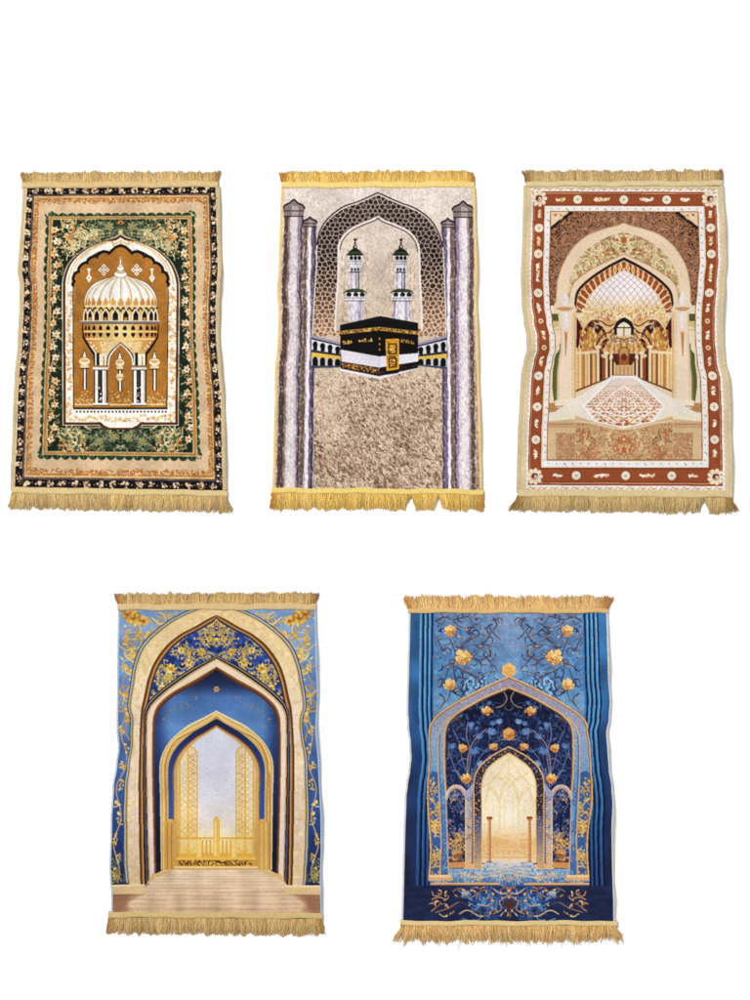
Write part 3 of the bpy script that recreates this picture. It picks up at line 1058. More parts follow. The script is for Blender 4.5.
    cv.vines((188, 200, 343, 360), 60, [(226, 206, 166), (150, 128, 80)], (6, 13), (1.2, 2), [(206, 160, 110), (224, 204, 164), (160, 136, 84)], None, 0, (.6, 1), 2)
    for _ in range(84):
        x, y = R.uniform(188, 343), R.uniform(200, 350)
        cv.leaf(x, y, R.uniform(8, 14), R.uniform(2, 4.4), R.uniform(0, 6.3), R.choice([(176, 92, 44), (186, 106, 54), (150, 80, 40), (206, 140, 90)]))
        cv.spiral(x, y, R.uniform(5, 10), R.uniform(0, 6), .7, 1.4, R.choice([(236, 220, 190), (132, 108, 66)]))
    cv.ell(ax, 222, 8, 8, (176, 96, 48))
    cv.mx = None
    cv.clip = pic
    cv.poly(A[2], (228, 200, 170))
    cv.stroke(A[2], 2, (190, 146, 106))
    cv.poly(A[3], (40, 14, 22))
    cv.poly(A[4], (150, 72, 36))
    # petals of the rust band
    vb = cv.mask(A[4]) & ~cv.mask(A[5])
    cv.clip = vb & pic
    pb = [((a[0] + b[0]) / 2, (a[1] + b[1]) / 2) for a, b in zip(spline(c4, 10), [spline(c5, 40)[min(int(i * 240 / 70), 240)] for i in range(71)])]
    cv.mx = ax
    L = 0
    prev = pb[0]
    for p in pb:
        L += math.hypot(p[0] - prev[0], p[1] - prev[1])
        prev = p
        if L > 15:
            L = 0
            a = math.atan2(p[1] - 420, p[0] - ax)
            pts = []
            for i in range(14):
                t = 2 * math.pi * i / 14
                u, v = 17 * math.cos(t), 9 * math.sin(t)
                pts.append((p[0] + u * math.cos(a + .5) - v * math.sin(a + .5), p[1] + u * math.sin(a + .5) + v * math.cos(a + .5)))
            cv.stroke(pts, 2.6, (228, 194, 144), closed=True)
            cv.ell(p[0], p[1], 5, 2.4, (176, 92, 48), a)
    cv.mx = None
    cv.stroke(A[4], 2, (216, 170, 116))
    cv.clip = pic
    # vault with a diamond net
    cv.poly(A[5] + [(455, 440), (232, 440)], ramp([(300, (226, 226, 236)), (370, (232, 226, 226)), (420, (228, 200, 160))]))
    vm = cv.mask(A[5]) & (YY < 424)
    cv.clip = vm & pic
    for k in range(-14, 15):
        for s in (-1, 1):
            cv.stroke(spline([(ax + k * 20 + s * 120, 300), (ax + k * 19 + s * 50, 358), (ax + k * 17, 420)], 6), 1.2, (178, 112, 96))
    cv.clip = pic
    cv.stroke(A[5], 2.4, (222, 190, 140))
    # golden muqarnas under the vault
    mq = (YY > 385) & (YY < 470) & (np.abs(XX - ax) < 116)
    prob = np.clip((YY - 385) / 40, 0, 1) * np.clip(1 - np.abs(YY - 425) / 70, 0, 1)
    cv.paint(mq & (vnoise(6, 4, 31) < prob * .9), (222, 186, 128))
    cv.paint(mq & (vnoise(3.4, 5, 32) < prob * .42), (196, 142, 78))
    cv.paint(mq & (vnoise(5, 3, 34) < prob * .45), (238, 216, 176))
    # hall end: dark arches with gold
    cv.mx = ax
    cv.poly([(208, 420), (216, 440), (236, 436), (262, 432), (300, 470), (320, 500), (320, 600), (270, 600), (208, 640)], (226, 194, 150))
    cv.poly([(212, 436), (230, 470), (224, 500), (214, 530), (211, 560)], (74, 16, 24))
    hd = [(222, 540), (224, 490), (240, 456), (262, 442), (286, 462), (300, 500), (304, 540)]
    cv.poly(spline(hd, 6), (62, 18, 24))
    cv.stroke(spline(hd, 6), 4, (228, 192, 140))
    cv.stroke([(x * .97 + 8, y + 5) for x, y in spline(hd, 6)], 2, (120, 50, 40))
    cv.poly(spline([(226, 545), (230, 505), (244, 472), (256, 466), (270, 490), (280, 530), (282, 560)], 6), (186, 128, 62))
    cv.poly([(292, 440), (318, 446), (330, 470), (322, 500), (300, 480), (286, 456)], (210, 164, 102))
    # gold stalactites
    for _ in range(120):
        x, y = R.uniform(222, 330), R.uniform(470, 535)
        cv.leaf(x, y, R.uniform(10, 24), R.uniform(2, 4), math.pi / 2 + R.uniform(-.2, .2), R.choice([(216, 168, 98), (190, 128, 60), (232, 196, 138), (160, 98, 46)]))
    for _ in range(40):
        x, y = R.uniform(215, 330), R.uniform(432, 470)
        cv.spiral(x, y, R.uniform(5, 10), R.uniform(0, 6), .8, 1.6, R.choice([(238, 214, 172), (150, 84, 56), (214, 166, 104)]))
    # centre: small horseshoe window over a carved roundel, ribs sweeping to both sides
    for d0 in (0, 9, 18):
        cv.stroke(spline([(322, 462 + d0 * .4), (306, 478 + d0), (286, 486 + d0 * 1.5), (266, 516 + d0)], 8), 3, ((92, 30, 34), (214, 176, 124), (130, 70, 50))[d0 // 9])
        cv.stroke(spline([(322, 456), (300, 452 + d0), (280, 440 + d0), (262, 436 + d0)], 8), 2.6, ((214, 170, 110), (110, 44, 40), (228, 198, 150))[d0 // 9])
    cv.mx = None
    rd = np.hypot(XX - ax, (YY - 500) * .95)
    cv.paint(rd < 40, (216, 186, 138))
    cv.clip = pic & (rd < 40)
    cv.mx = ax
    for _ in range(60):
        cv.spiral(R.uniform(304, 344), R.uniform(466, 538), R.uniform(4, 10), R.uniform(0, 6), .7, 1.6, R.choice([(150, 110, 70), (120, 76, 54), (238, 218, 184), (196, 150, 96), (176, 140, 100)]))
    for y in (478, 494, 512):
        cv.stroke(spline([(306, y + 14), (322, y), (343.5, y + 7)], 6), 2, (132, 88, 60))
    cv.clip = pic
    hs = [(318, 486), (316, 468), (322, 452), (334, 442), (343.5, 438)]
    cv.poly(arch(hs, ax), (34, 16, 20))
    cv.poly(arch([(325, 488), (324, 470), (330, 458), (343.5, 450)], ax), (232, 214, 188))
    cv.stroke([(324, 466), (363, 466)], 2, (44, 22, 24))
    cv.stroke([(343.5, 462), (343.5, 488)], 2, (120, 80, 56))
    for _ in range(60):
        x = R.uniform(300, 344)
        cv.leaf(x, R.uniform(505, 530), R.uniform(8, 18), 2.4, math.pi / 2, R.choice([(206, 154, 86), (176, 112, 52), (230, 194, 140)]))
    cv.mx = None
    cv.rect(312, 538, 375, 600, (92, 40, 34))
    cv.ell(ax, 538, 16, 20, (146, 96, 52))
    cv.ell(ax, 536, 12, 14, (196, 146, 88))
    cv.rect(330, 545, 357, 572, (160, 92, 44))
    cv.ell(ax, 548, 8, 10, (116, 48, 30))
    cv.rect(316, 570, 371, 598, (206, 166, 116))
    for k in range(5):
        cv.rect(320 + k * 11, 573, 323 + k * 11, 598, (176, 124, 76))
    # receding colonnade on both sides
    cv.mx = ax
    cv.poly([(208, 520), (318, 560), (318, 600), (208, 656)], (176, 126, 66))
    cols = [(226, 190, 138), (196, 140, 74), (120, 58, 36), (206, 156, 90), (70, 28, 26), (182, 118, 56), (232, 204, 160), (150, 88, 44)]
    x = 209
    k = 0
    while x < 318:
        w = 5.5 - 3.2 * (x - 209) / 109
        t = (x - 209) / 109
        cv.poly([(x, 520 + 44 * t), (x + w, 520 + 44 * (t + w / 109)), (x + w, 652 - 52 * t), (x, 653 - 52 * t)], cols[(k * 3 + k // 4) % 8])
        x += w
        k += 1
    for xc, y0, y1, w in ((272, 520, 616, 8), (296, 536, 606, 6), (309, 548, 602, 4)):
        cv.rect(xc - w / 2, y0, xc + w / 2, y1, (232, 208, 172))
        cv.rect(xc + w / 2 - 2, y0, xc + w / 2, y1, (196, 156, 112))
        cv.rect(xc - w, y0 - 4, xc + w, y0 + 3, (238, 216, 180))
        cv.rect(xc + w / 2, y0 + 6, xc + w / 2 + 4, y1, (74, 26, 26))
    cv.poly([(208, 534), (268, 530), (268, 537), (208, 541)], (232, 206, 166))
    for i in range(10):
        cv.ell(217, 545 + i * 11, 3, 4, (214, 176, 112))
    cv.poly([(208, 640), (208, 662), (325, 604), (320, 598)], (222, 196, 162))
    cv.poly([(208, 640), (208, 646), (320, 600), (320, 597)], (116, 64, 40))
    # side bays, green doors, pillars
    cv.rect(131, 405, 160, 700, (228, 206, 176))
    cv.rect(131, 428, 156, 448, (92, 88, 46))
    cv.poly([(131, 448), (131, 470), (156, 462), (156, 448)], (196, 176, 120))
    cv.rect(131, 470, 157, 474, (206, 172, 132))
    cv.poly([(140, 540), (156, 520), (156, 672), (147, 672), (141, 630)], (92, 96, 46))
    cv.rect(131, 500, 140, 675, (226, 204, 170))
    cv.rect(151, 510, 156, 670, (120, 118, 70))
    cv.poly([(131, 676), (160, 674), (205, 682), (150, 700), (131, 702)], (176, 132, 84))
    cv.rect(156, 420, 208, 690, (230, 205, 178))
    cv.rect(156, 420, 163, 690, (216, 188, 156))
    cv.rect(198, 424, 208, 680, (222, 190, 152))
    cv.rect(206, 430, 210, 660, (204, 160, 108))
    cv.poly([(150, 668), (204, 662), (212, 676), (206, 684), (150, 684)], (234, 214, 190))
    cv.stroke([(150, 684), (206, 684)], 2, (176, 132, 92))
    cv.poly([(142, 420), (150, 398), (204, 398), (214, 418), (208, 424), (150, 424)], (228, 202, 172))
    cv.poly([(150, 412), (180, 408), (206, 412), (188, 420), (168, 420)], (196, 142, 96))
    # hanging white lamps
    for y, rx, ry in ((392, 11, 17), (380, 7, 12), (442, 10, 20), (430, 8, 9), (460, 6, 12)):
        cv.ell(180, y, rx, ry, (222, 210, 204))
        cv.ell(180 + 2, y, rx * .5, ry * .7, (230, 222, 222))
    cv.poly([(174, 478), (186, 478), (181, 545), (178, 545)], (190, 128, 76))
    cv.ell(180, 480, 9, 3, (214, 160, 106))
    # floor and its carpet
    cv.mx = None
    cv.poly([(312, 599), (375, 599), (486, 668), (558, 712), (558, 722), (131, 722), (131, 712), (201, 668)], ramp([(600, (228, 218, 212)), (720, (230, 214, 192))]))
    carpet = [(320, 601), (367, 601), (384, 610), (458, 684), (426, 728), (400, 733), (343, 745), (287, 733), (261, 728), (229, 684), (303, 610)]
    cv.poly(carpet, (238, 234, 234))
    inn = [(ax + (x - ax) * .945, 676 + (y - 676) * .95) for x, y in carpet]
    cm = cv.mask(inn)
    cv.paint(cm, ramp([(600, (222, 204, 194)), (640, (232, 214, 200)), (680, (238, 222, 204)), (740, (236, 214, 186))]))
    cv.clip = cm & pic
    cv.mx = ax
    y, row = 610.0, 0
    while y < 742:                           # rows of curling leaves growing towards the viewer
        s = .16 + .84 * (y - 604) / 138
        w = 34 * s
        x = ax - (w * .5 if row % 2 else 0)
        while x > 226:
            j = R.uniform(-.1, .1)
            c = [(168, 88, 44), (184, 110, 64), (196, 132, 84), (150, 76, 42)][R.randrange(4)]
            fade = max(0, min(1, (y - 606) / 60))
            c = tuple(int(v * fade + u * (1 - fade)) for v, u in zip(c, (214, 192, 178)))
            cv.leaf(x, y, w * .5, 2.6 * s + .4, .4 + j, c)
            cv.leaf(x, y, w * .5, 2.6 * s + .4, math.pi - .4 + j, c)
            cv.stroke(spline([(x - w * .5, y + 5 * s), (x - w * .2, y - 5 * s), (x + w * .1, y + 2 * s), (x + w * .4, y - 6 * s)], 5), max(1, 1.5 * s), tuple((v + 216) // 2 for v in c))
            if row % 3 == 1:
                cv.ell(x, y - 4 * s, w * .16, 3 * s, (206, 150, 96))
            x -= w
        y += 3 + 8.5 * s
        row += 1
    for pts in ([(343.5, 628), (300, 660), (270, 690), (343.5, 715)], [(343.5, 655), (310, 682), (343.5, 706)], [(240, 690), (290, 712), (343.5, 738)]):
        cv.stroke(spline(pts, 8), 2.4, (242, 234, 226))
    cv.mx = None
    cv.clip = cm & pic & (YY > 712)
    for k in range(7):
        cv.leaf(270 + k * 24, 730 + 6 * math.sin(k * .52), 22, 5, R.uniform(-.3, .3), (176, 104, 52))
    cv.clip = pic
    # steps and the lower panel
    cv.mx = ax
    cv.poly([(131, 716), (210, 712), (262, 728), (343.5, 746), (343.5, 760), (131, 760)], (206, 172, 134))
    cv.poly([(131, 716), (208, 712), (208, 720), (131, 726)], (236, 216, 186))
    cv.rect(131, 730, 206, 744, (196, 152, 112))
    cv.rect(136, 734, 204, 738, (156, 106, 72))
    for i in range(24):
        cv.ell(138 + i * 2.8, 737, 1, 2, (216, 180, 136))
    cv.poly([(208, 728), (262, 734), (343.5, 748), (343.5, 834), (208, 834)], (194, 156, 114))
    cv.stroke(spline([(208, 726), (250, 730), (300, 742), (343.5, 748)], 5), 3, (228, 200, 164))
    cv.rect(131, 746, 210, 834, (206, 174, 134))
    cv.rect(154, 758, 208, 834, (182, 140, 102))
    pm = cv.mask([(154, 758), (534, 758), (534, 834), (154, 834)])
    cv.speck(pm, (150, 104, 72), .4, 3, 3, 21, .6)
    cv.speck(pm, (214, 180, 140), .25, 4, 4, 22, .7)
    cv.clip = pic & cv.mask([(210, 730), (343, 750), (478, 730), (478, 834), (210, 834)])
    cv.vines((212, 735, 344, 832), 40, [(164, 112, 76), (220, 190, 148), (140, 110, 76)], (10, 24), (1.2, 2),
             [(184, 112, 70), (206, 168, 122), (166, 104, 68), (186, 150, 104)], [((188, 108, 66), (222, 186, 138)), ((198, 134, 90), (140, 80, 54))], .35, (.5, 1), 2)
    cv.flower(ax, 776, 13, 6, (190, 110, 60), (226, 190, 140))
    cv.ell(ax, 806, 7, 9, (184, 98, 52))
    cv.clip = None
    cv.mx = None
    cv.mul(full, .93 + .14 * fbm(3.0, 8, 2))
    return curve(cv.a, .3, .92)


# ============================ RUG 4: blue nested arches to a bright gate ======
def art_gate():
    cv = Canvas((80, 130, 200), 44)
    R = cv.r
    full = np.ones((CH, CW), bool)
    ax = 338
    n1, n2 = fbm(40, 3), fbm(9, 4, 2)
    gold = [(206, 164, 74), (222, 182, 92), (184, 142, 62), (232, 198, 120)]
    cv.paint(full, ramp([(70, (112, 150, 200)), (250, (96, 140, 202)), (420, (74, 114, 176)), (560, (44, 86, 152)), (700, (28, 66, 134)), (840, (22, 44, 94))]))
    cv.mul(full, .8 + .4 * n1)
    cv.mx = ax
    # spandrel vines
    cv.clip = (YY < 850)
    for x, y, r in ((108, 90, 26), (136, 100, 18), (90, 82, 18)):
        for j in range(9):
            cv.leaf(x, y, r, r * .28, j * .7 + R.uniform(-.2, .2), R.choice([(196, 152, 78), (210, 168, 92), (170, 124, 58)]))
        cv.ell(x, y, r * .3, r * .3, (150, 104, 44))
    og4 = [(198, 156, 84), (208, 170, 100), (180, 140, 76)]
    for pts in ([(78, 150), (96, 132), (122, 132), (150, 142), (172, 118)], [(92, 132), (88, 160), (100, 186), (112, 200)], [(110, 110), (118, 140), (104, 170), (78, 190)],
                [(150, 90), (160, 112), (148, 138), (126, 150)], [(172, 84), (196, 92), (214, 82), (236, 84)], [(112, 170), (96, 200), (78, 214), (76, 240)], [(80, 228), (100, 240), (104, 262), (84, 300), (76, 330)],
                [(104, 218), (84, 250), (76, 280), (96, 320), (100, 344)], [(78, 346), (92, 372), (80, 400), (90, 430)], [(130, 146), (128, 168), (112, 178)], [(160, 100), (176, 106), (186, 98)]):
        cv.stroke(spline(pts, 8), 3.4, R.choice(og4))
    for x, y in ((150, 140), (112, 200), (100, 186), (80, 228), (104, 262), (172, 118), (88, 160), (92, 372), (78, 300)):
        for j in range(5):
            cv.leaf(x, y, R.uniform(10, 17), 4, R.uniform(0, 6.3), R.choice(og4))
    for x, y, r in ((100, 130, 34), (86, 170, 26), (140, 150, 24), (92, 232, 26), (84, 300, 22), (70, 330, 22), (100, 190, 18), (180, 98, 22), (212, 84, 18)):
        cv.spiral(x, y, r, R.uniform(0, 6), .9, 3, R.choice(gold), None, R.choice((-1, 1)))
        cv.spiral(x + 6, y + 8, r * .7, R.uniform(0, 6), .7, 2, R.choice(gold), None, R.choice((-1, 1)))
        cv.stroke(spline([(x - r, y - r * .4), (x, y + r * .4), (x + r, y + r * .2)], 6), 2.4, R.choice(gold))
    for k in range(24):
        cv.leaf(R.uniform(70, 150), R.uniform(80, 240), R.uniform(8, 16), 3, R.uniform(0, 6.3), R.choice(gold))
    stem = []
    for k in range(48):                      # one winding stem down the side
        y = 330 + k * 10.5
        stem.append((77 - max(0, y - 420) * .028 + 9 * math.sin(y / 24), y))
    cv.stroke(spline(stem, 4), 2.4, (196, 156, 82))
    for k in range(3, 13):
        y = 200 + k * 50
        x = 77 - max(0, y - 420) * .028
        s = 1 if k % 2 else -1
        cv.spiral(x + 8 * s, y + 4, 11, R.uniform(0, 6), .9, 2, R.choice(gold), R.choice(gold), s)
        for j in range(3):
            cv.leaf(x + 5 * s, y + R.uniform(-14, 14), R.uniform(9, 16), 3.4, R.uniform(0, 6.3), R.choice(gold))
    cv.vines((46, 760, 88, 826), 14, [(150, 140, 90), (170, 150, 84), (110, 110, 90)], (6, 12), (1, 1.6), [(150, 136, 84)], None, 0)
    cv.clip = None
    # outer cream arch
    o = [(101, 838), (98, 700), (97, 500), (104, 428), (108, 372), (101, 335), (111, 273), (119, 228), (139, 179), (174, 139), (228, 99), (290, 71), (338, 58)]
    i_ = [(127, 838), (124, 700), (122, 500), (123, 428), (128, 352), (137, 308), (148, 259), (165, 215), (197, 170), (236, 137), (276, 116), (312, 95), (338, 83)]
    cv.mx = None
    for d, c in ((13, (38, 74, 140)), (10, (190, 170, 110)), (6, (58, 100, 170)), (3, (214, 176, 92))):
        cv.poly([(x + (-d if x < ax else d), y - (d * .6 if y < 300 else 0)) for x, y in arch(o, ax)], c)
    cv.poly(arch(o, ax), ramp([(60, (222, 188, 138)), (200, (224, 196, 150)), (400, (226, 204, 178)), (700, (214, 190, 168)), (840, (206, 178, 140))]))
    cm = cv.mask(arch(o, ax)) & ~cv.mask(arch(i_, ax))
    cv.speck(cm, (238, 214, 174), .3, 14, 10, 5, .5)
    cv.speck(cm, (200, 164, 112), .25, 8, 12, 6, .4)
    cv.mx = ax
    cv.clip = cm
    for k in range(16):                      # faint veins on the jamb
        y = 470 + k * 23
        cv.stroke([(98, y + 6), (112, y - 6), (126, y - 12)], 1.3, (206, 172, 120))
        cv.stroke([(112, y - 6), (114, y + 16)], 1.2, (206, 176, 130))
    cv.clip = None
    cv.mx = None
    cv.poly(arch(i_, ax), (92, 56, 24))
    sh = lambda h, d, dy=0: [(x + d, y + (dy if y < 400 else 0)) for x, y in h[:-1]] + [(h[-1][0], h[-1][1] + dy)]
    cv.poly(arch(sh(i_, 5, 2), ax), (150, 102, 48))
    cv.poly(arch(sh(i_, 8, 4), ax), (196, 150, 84))
    cv.poly(arch(sh(i_, 11, 5), ax), (62, 40, 30))
    cv.poly(arch(sh(i_, 14, 7), ax), ramp([(90, (34, 62, 140)), (200, (30, 72, 160)), (330, (24, 52, 120)), (420, (20, 34, 74)), (840, (28, 34, 60))]))
    # tympanum filigree
    o2 = [(151, 838), (147, 700), (143, 500), (143, 385), (148, 350), (164, 325), (206, 287), (276, 239), (338, 203)]
    i2 = [(166, 838), (163, 700), (159, 500), (160, 390), (164, 358), (178, 330), (216, 297), (278, 262), (338, 226)]
    ty = cv.mask(arch(sh(i_, 15, 9), ax)) & ~cv.mask(arch(sh(o2, -5, -6), ax)) & (YY < 345)
    cv.speck(ty, (22, 44, 110), .4, 12, 12, 9, .8)
    cv.speck(ty, (54, 96, 184), .3, 9, 9, 10, .8)
    cv.clip = ty
    cv.mx = ax
    cv.vines((160, 100, 338, 335), 130, [(186, 160, 92), (212, 174, 86), (160, 144, 96), (196, 160, 80)], (8, 19), (1.4, 2.6),
             [(206, 168, 80), (188, 150, 70), (226, 196, 120)], None, 0, (.6, 1.2), 2)
    for x, y, r in ((212, 232, 17), (262, 215, 14), (296, 185, 13), (186, 285, 12), (240, 180, 12), (318, 150, 11), (290, 235, 10)):
        for j in range(8):
            cv.leaf(x, y, r, r * .27, j * .785 + R.uniform(-.2, .2), R.choice([(214, 176, 84), (196, 156, 70), (232, 200, 124)]))
        cv.ell(x, y, r * .3, r * .3, (170, 124, 50))
    cv.clip = None
    cv.mx = None
    # second arch
    cv.poly(arch(sh(o2, -8, -9), ax), (24, 52, 120))
    cv.poly(arch(sh(o2, -5, -6), ax), (196, 160, 84))
    cv.poly(arch(sh(o2, -4, -4), ax), (26, 24, 40))
    cv.poly(arch(o2, ax), ramp([(200, (230, 206, 172)), (400, (226, 202, 178)), (840, (212, 194, 190))]))
    cv.stroke(arch(sh(o2, 2, 2), ax), 2, (184, 140, 90))
    cv.poly(arch(i2, ax), (140, 88, 44))
    cv.poly(arch(sh(i2, 4, 4), ax), (92, 56, 32))
    rec = arch(sh(i2, 7, 9), ax)
    rm = cv.mask(rec)
    vx = np.abs(XX - ax) / 165
    cv.paint(rm, ramp([(230, (22, 32, 66)), (275, (32, 50, 96)), (310, (66, 108, 170)), (390, (84, 132, 196)), (470, (62, 106, 172)), (560, (28, 54, 104)), (700, (14, 26, 56)), (800, (14, 22, 46))]))
    dk = np.clip((vx - .78) / .2, 0, 1) * np.clip((620 - YY) / 100, 0, 1)
    cv.a[rm] = cv.a[rm] * (1 - .62 * dk[rm][:, None]) + c3((18, 34, 78)) * .62 * dk[rm][:, None]
    cv.mul(rm, .9 + .2 * fbm(46, 7))
    cv.clip = rm
    cv.mx = ax
    for x, y, r in ((196, 372, 14), (222, 346, 12), (252, 330, 12), (280, 316, 9), (204, 396, 9), (240, 338, 9)):
        cv.spiral(x, y, r, R.uniform(0, 6), .8, 1.6, (120, 126, 124), (130, 130, 116), R.choice((-1, 1)))
        cv.leaf(x, y, 10, 2, R.uniform(0, 6), (128, 128, 112))
    cv.mx = None
    cv.flower(338, 289, 9, 6, (196, 150, 90), (110, 70, 50))
    cv.clip = None
    # third, golden arch
    o3 = [(186, 790), (184, 600), (182, 510), (190, 468), (213, 430), (258, 394), (302, 371), (338, 351)]
    i3 = [(206, 790), (205, 600), (204, 515), (212, 476), (232, 444), (268, 412), (306, 389), (338, 370)]
    b3 = [(216, 655), (215, 600), (215, 520), (222, 484), (242, 450), (274, 422), (308, 402), (338, 386)]
    b4 = [(222, 790), (221, 600), (220, 524), (227, 490), (246, 457), (278, 428), (310, 408), (338, 392)]
    cv.poly(arch(sh(o3, -2, -3), ax), (232, 214, 176))
    gp = ramp([(350, (204, 170, 108)), (500, (198, 160, 98)), (650, (202, 160, 98)), (790, (184, 140, 84))])
    cv.poly(arch(o3, ax), gp)
    cv.stroke(arch(sh(o3, 8, 7), ax), 3, (226, 194, 130))
    cv.stroke(arch(sh(o3, 14, 13), ax), 2, (166, 122, 62))
    cv.poly([p for p in arch(i3, ax) if p[1] < 656], (26, 48, 104))
    mm = cv.mask([p for p in arch(i3, ax) if p[1] < 656])
    cv.paint(mm, ramp([(372, (24, 38, 84)), (430, (26, 50, 108)), (520, (32, 76, 148)), (600, (34, 84, 160))]))
    cv.poly(arch(b3, ax) if 0 else arch(b4, ax), gp)
    cv.stroke(arch(sh(b4, -2, -2), ax)[3:-3], 3, (160, 100, 50))
    cv.rect(186, 655, 222, 790, (196, 152, 84))
    cv.rect(454, 655, 490, 790, (196, 152, 84))
    for x in (190, 200, 212, 462, 474, 484):
        cv.rect(x, 520 if x < 200 or x > 480 else 660, x + 3, 788, (222, 184, 116) if x % 4 else (160, 116, 58))
    op = [(232, 790), (230, 600), (229, 530), (235, 496), (252, 464), (282, 434), (312, 413), (338, 396)]
    cv.poly(arch(op, ax), ramp([(390, (204, 204, 220)), (560, (206, 204, 218)), (650, (216, 206, 200)), (705, (230, 208, 164)), (760, (220, 178, 104))]))
    om = cv.mask(arch(op, ax))
    cv.mul(om, .93 + .14 * fbm(70, 12))
    cv.clip = om
    cv.mx = ax
    # gate leaves: lattice
    gy = [(192, 128, 24), (214, 158, 52), (226, 176, 76)]
    leafp = [(234, 755), (234, 480), (246, 462), (262, 446), (276, 452), (284, 466), (285, 755)]
    cv.poly(leafp, ramp([(440, (220, 206, 180)), (600, (226, 206, 166)), (755, (222, 184, 112))]), .85)
    cv.poly([(222, 500), (238, 480), (238, 760), (222, 760)], ramp([(480, (222, 192, 140)), (760, (206, 154, 78))]))
    lm = cv.mask(leafp) | cv.mask(mir(leafp, ax))
    cv.clip = om & lm & (YY < 705)
    for k in range(16):
        y = 446 + k * 18
        for s in (-1, 1):
            cv.stroke(spline([(259 - s * 26, y), (259 - s * 8, y + 10), (259 - s * 2, y + 24), (259 - s * 22, y + 40)], 5), 1.4, R.choice(gy))
            cv.stroke(spline([(272 - s * 13, y + 6), (272 + s * 6, y + 16), (272 - s * 13, y + 28)], 5), 1.2, R.choice(gy))
    cv.clip = om
    for x in (236, 259, 284):
        cv.stroke([(x, 470 if x != 259 else 448), (x, 756)], 2.4, (214, 162, 62))
    cv.stroke(leafp[1:-1], 2.6, (214, 162, 62))
    # railing
    cv.rect(232, 700, 340, 704, (206, 152, 56))
    cv.rect(232, 706, 340, 708, (226, 186, 100))
    cv.rect(232, 744, 340, 756, (214, 162, 66))
    for k in range(4):
        cv.rect(297 + k * 11, 708, 301 + k * 11, 746, (206, 150, 52))
        cv.ell(299 + k * 11, 726, 3.4, 9, (214, 160, 66))
    cv.spiral(262, 728, 15, 0, 1, 2, (214, 162, 62))
    cv.rect(284, 704, 296, 756, (226, 192, 120))
    cv.mx = None
    cv.poly([(329, 756), (329, 652), (333, 645), (338, 640), (343, 645), (347, 652), (347, 756)], (220, 172, 84))
    cv.rect(332, 656, 338, 752, (232, 194, 122))
    cv.clip = None
    # threshold
    cv.rect(226, 755, 448, 762, (222, 176, 92))
    cv.rect(226, 762, 448, 780, (196, 148, 66))
    th = cv.mask([(232, 763), (440, 763), (440, 779), (232, 779)])
    cv.paint(th, (150, 108, 44))
    cv.speck(th, (214, 168, 80), .42, 3.4, 3, 6)
    cv.speck(th, (84, 54, 26), .3, 3, 4, 7)
    cv.rect(222, 780, 452, 787, (226, 192, 130))
    cv.rect(222, 786, 452, 790, (190, 148, 92))
    # floor
    fl = [(150, 830), (160, 806), (190, 790), (486, 790), (516, 806), (530, 826), (560, 856), (640, 862), (650, 930), (30, 930), (40, 866), (110, 856)]
    cv.poly([(30, 850), (150, 836), (160, 800), (516, 800), (530, 836), (650, 850), (650, 930), (30, 930)], (196, 156, 118))
    cv.poly(fl, ramp([(785, (216, 190, 162)), (840, (212, 182, 152)), (910, (204, 172, 142))]))
    fm = cv.mask(fl)
    y = 794
    k = 0
    while y < 925:
        h = 2.5 + (y - 790) * .035
        cv.paint(fm & (YY > y) & (YY < y + h), (172, 138, 112), .3)
        cv.paint(fm & (YY > y + h) & (YY < y + h + 2), (222, 192, 158), .25)
        y += h * 2.3
    cv.mul(fm, .94 + .12 * vnoise(60, 6, 3))
    cv.mul(fm, .92 + .16 * vnoise(26, 80, 4))
    # plinths and their shade in the print
    cv.poly([(140, 836), (158, 804), (196, 792), (222, 790), (200, 800), (168, 812)], (206, 168, 112))
    cv.poly([(536, 836), (518, 804), (480, 792), (454, 790), (476, 800), (508, 812)], (206, 168, 112))
    cv.mx = ax
    for k in range(9):                       # printed shade of the plinth, soft towards the middle
        cv.poly(spline([(40, 855), (140 - 5 * k, 852), (118 - 4 * k, 870), (96 - 2 * k, 884 + k), (110 - 5 * k, 905), (120 - 6 * k, 930), (40, 930)], 5), (128, 88, 66), .13)
    cv.mx = None
    cv.rect(36, 830, 136, 857, (214, 180, 134))
    cv.rect(36, 830, 140, 836, (230, 202, 160))
    cv.rect(530, 832, 640, 858, (214, 180, 134))
    cv.rect(528, 832, 640, 838, (230, 202, 160))
    cv.rect(36, 826, 96, 830, (22, 40, 84))
    cv.rect(584, 826, 640, 832, (22, 40, 84))
    cv.mul(full, .93 + .14 * fbm(3.0, 8, 2))
    return curve(cv.a, .42, .95, .76)


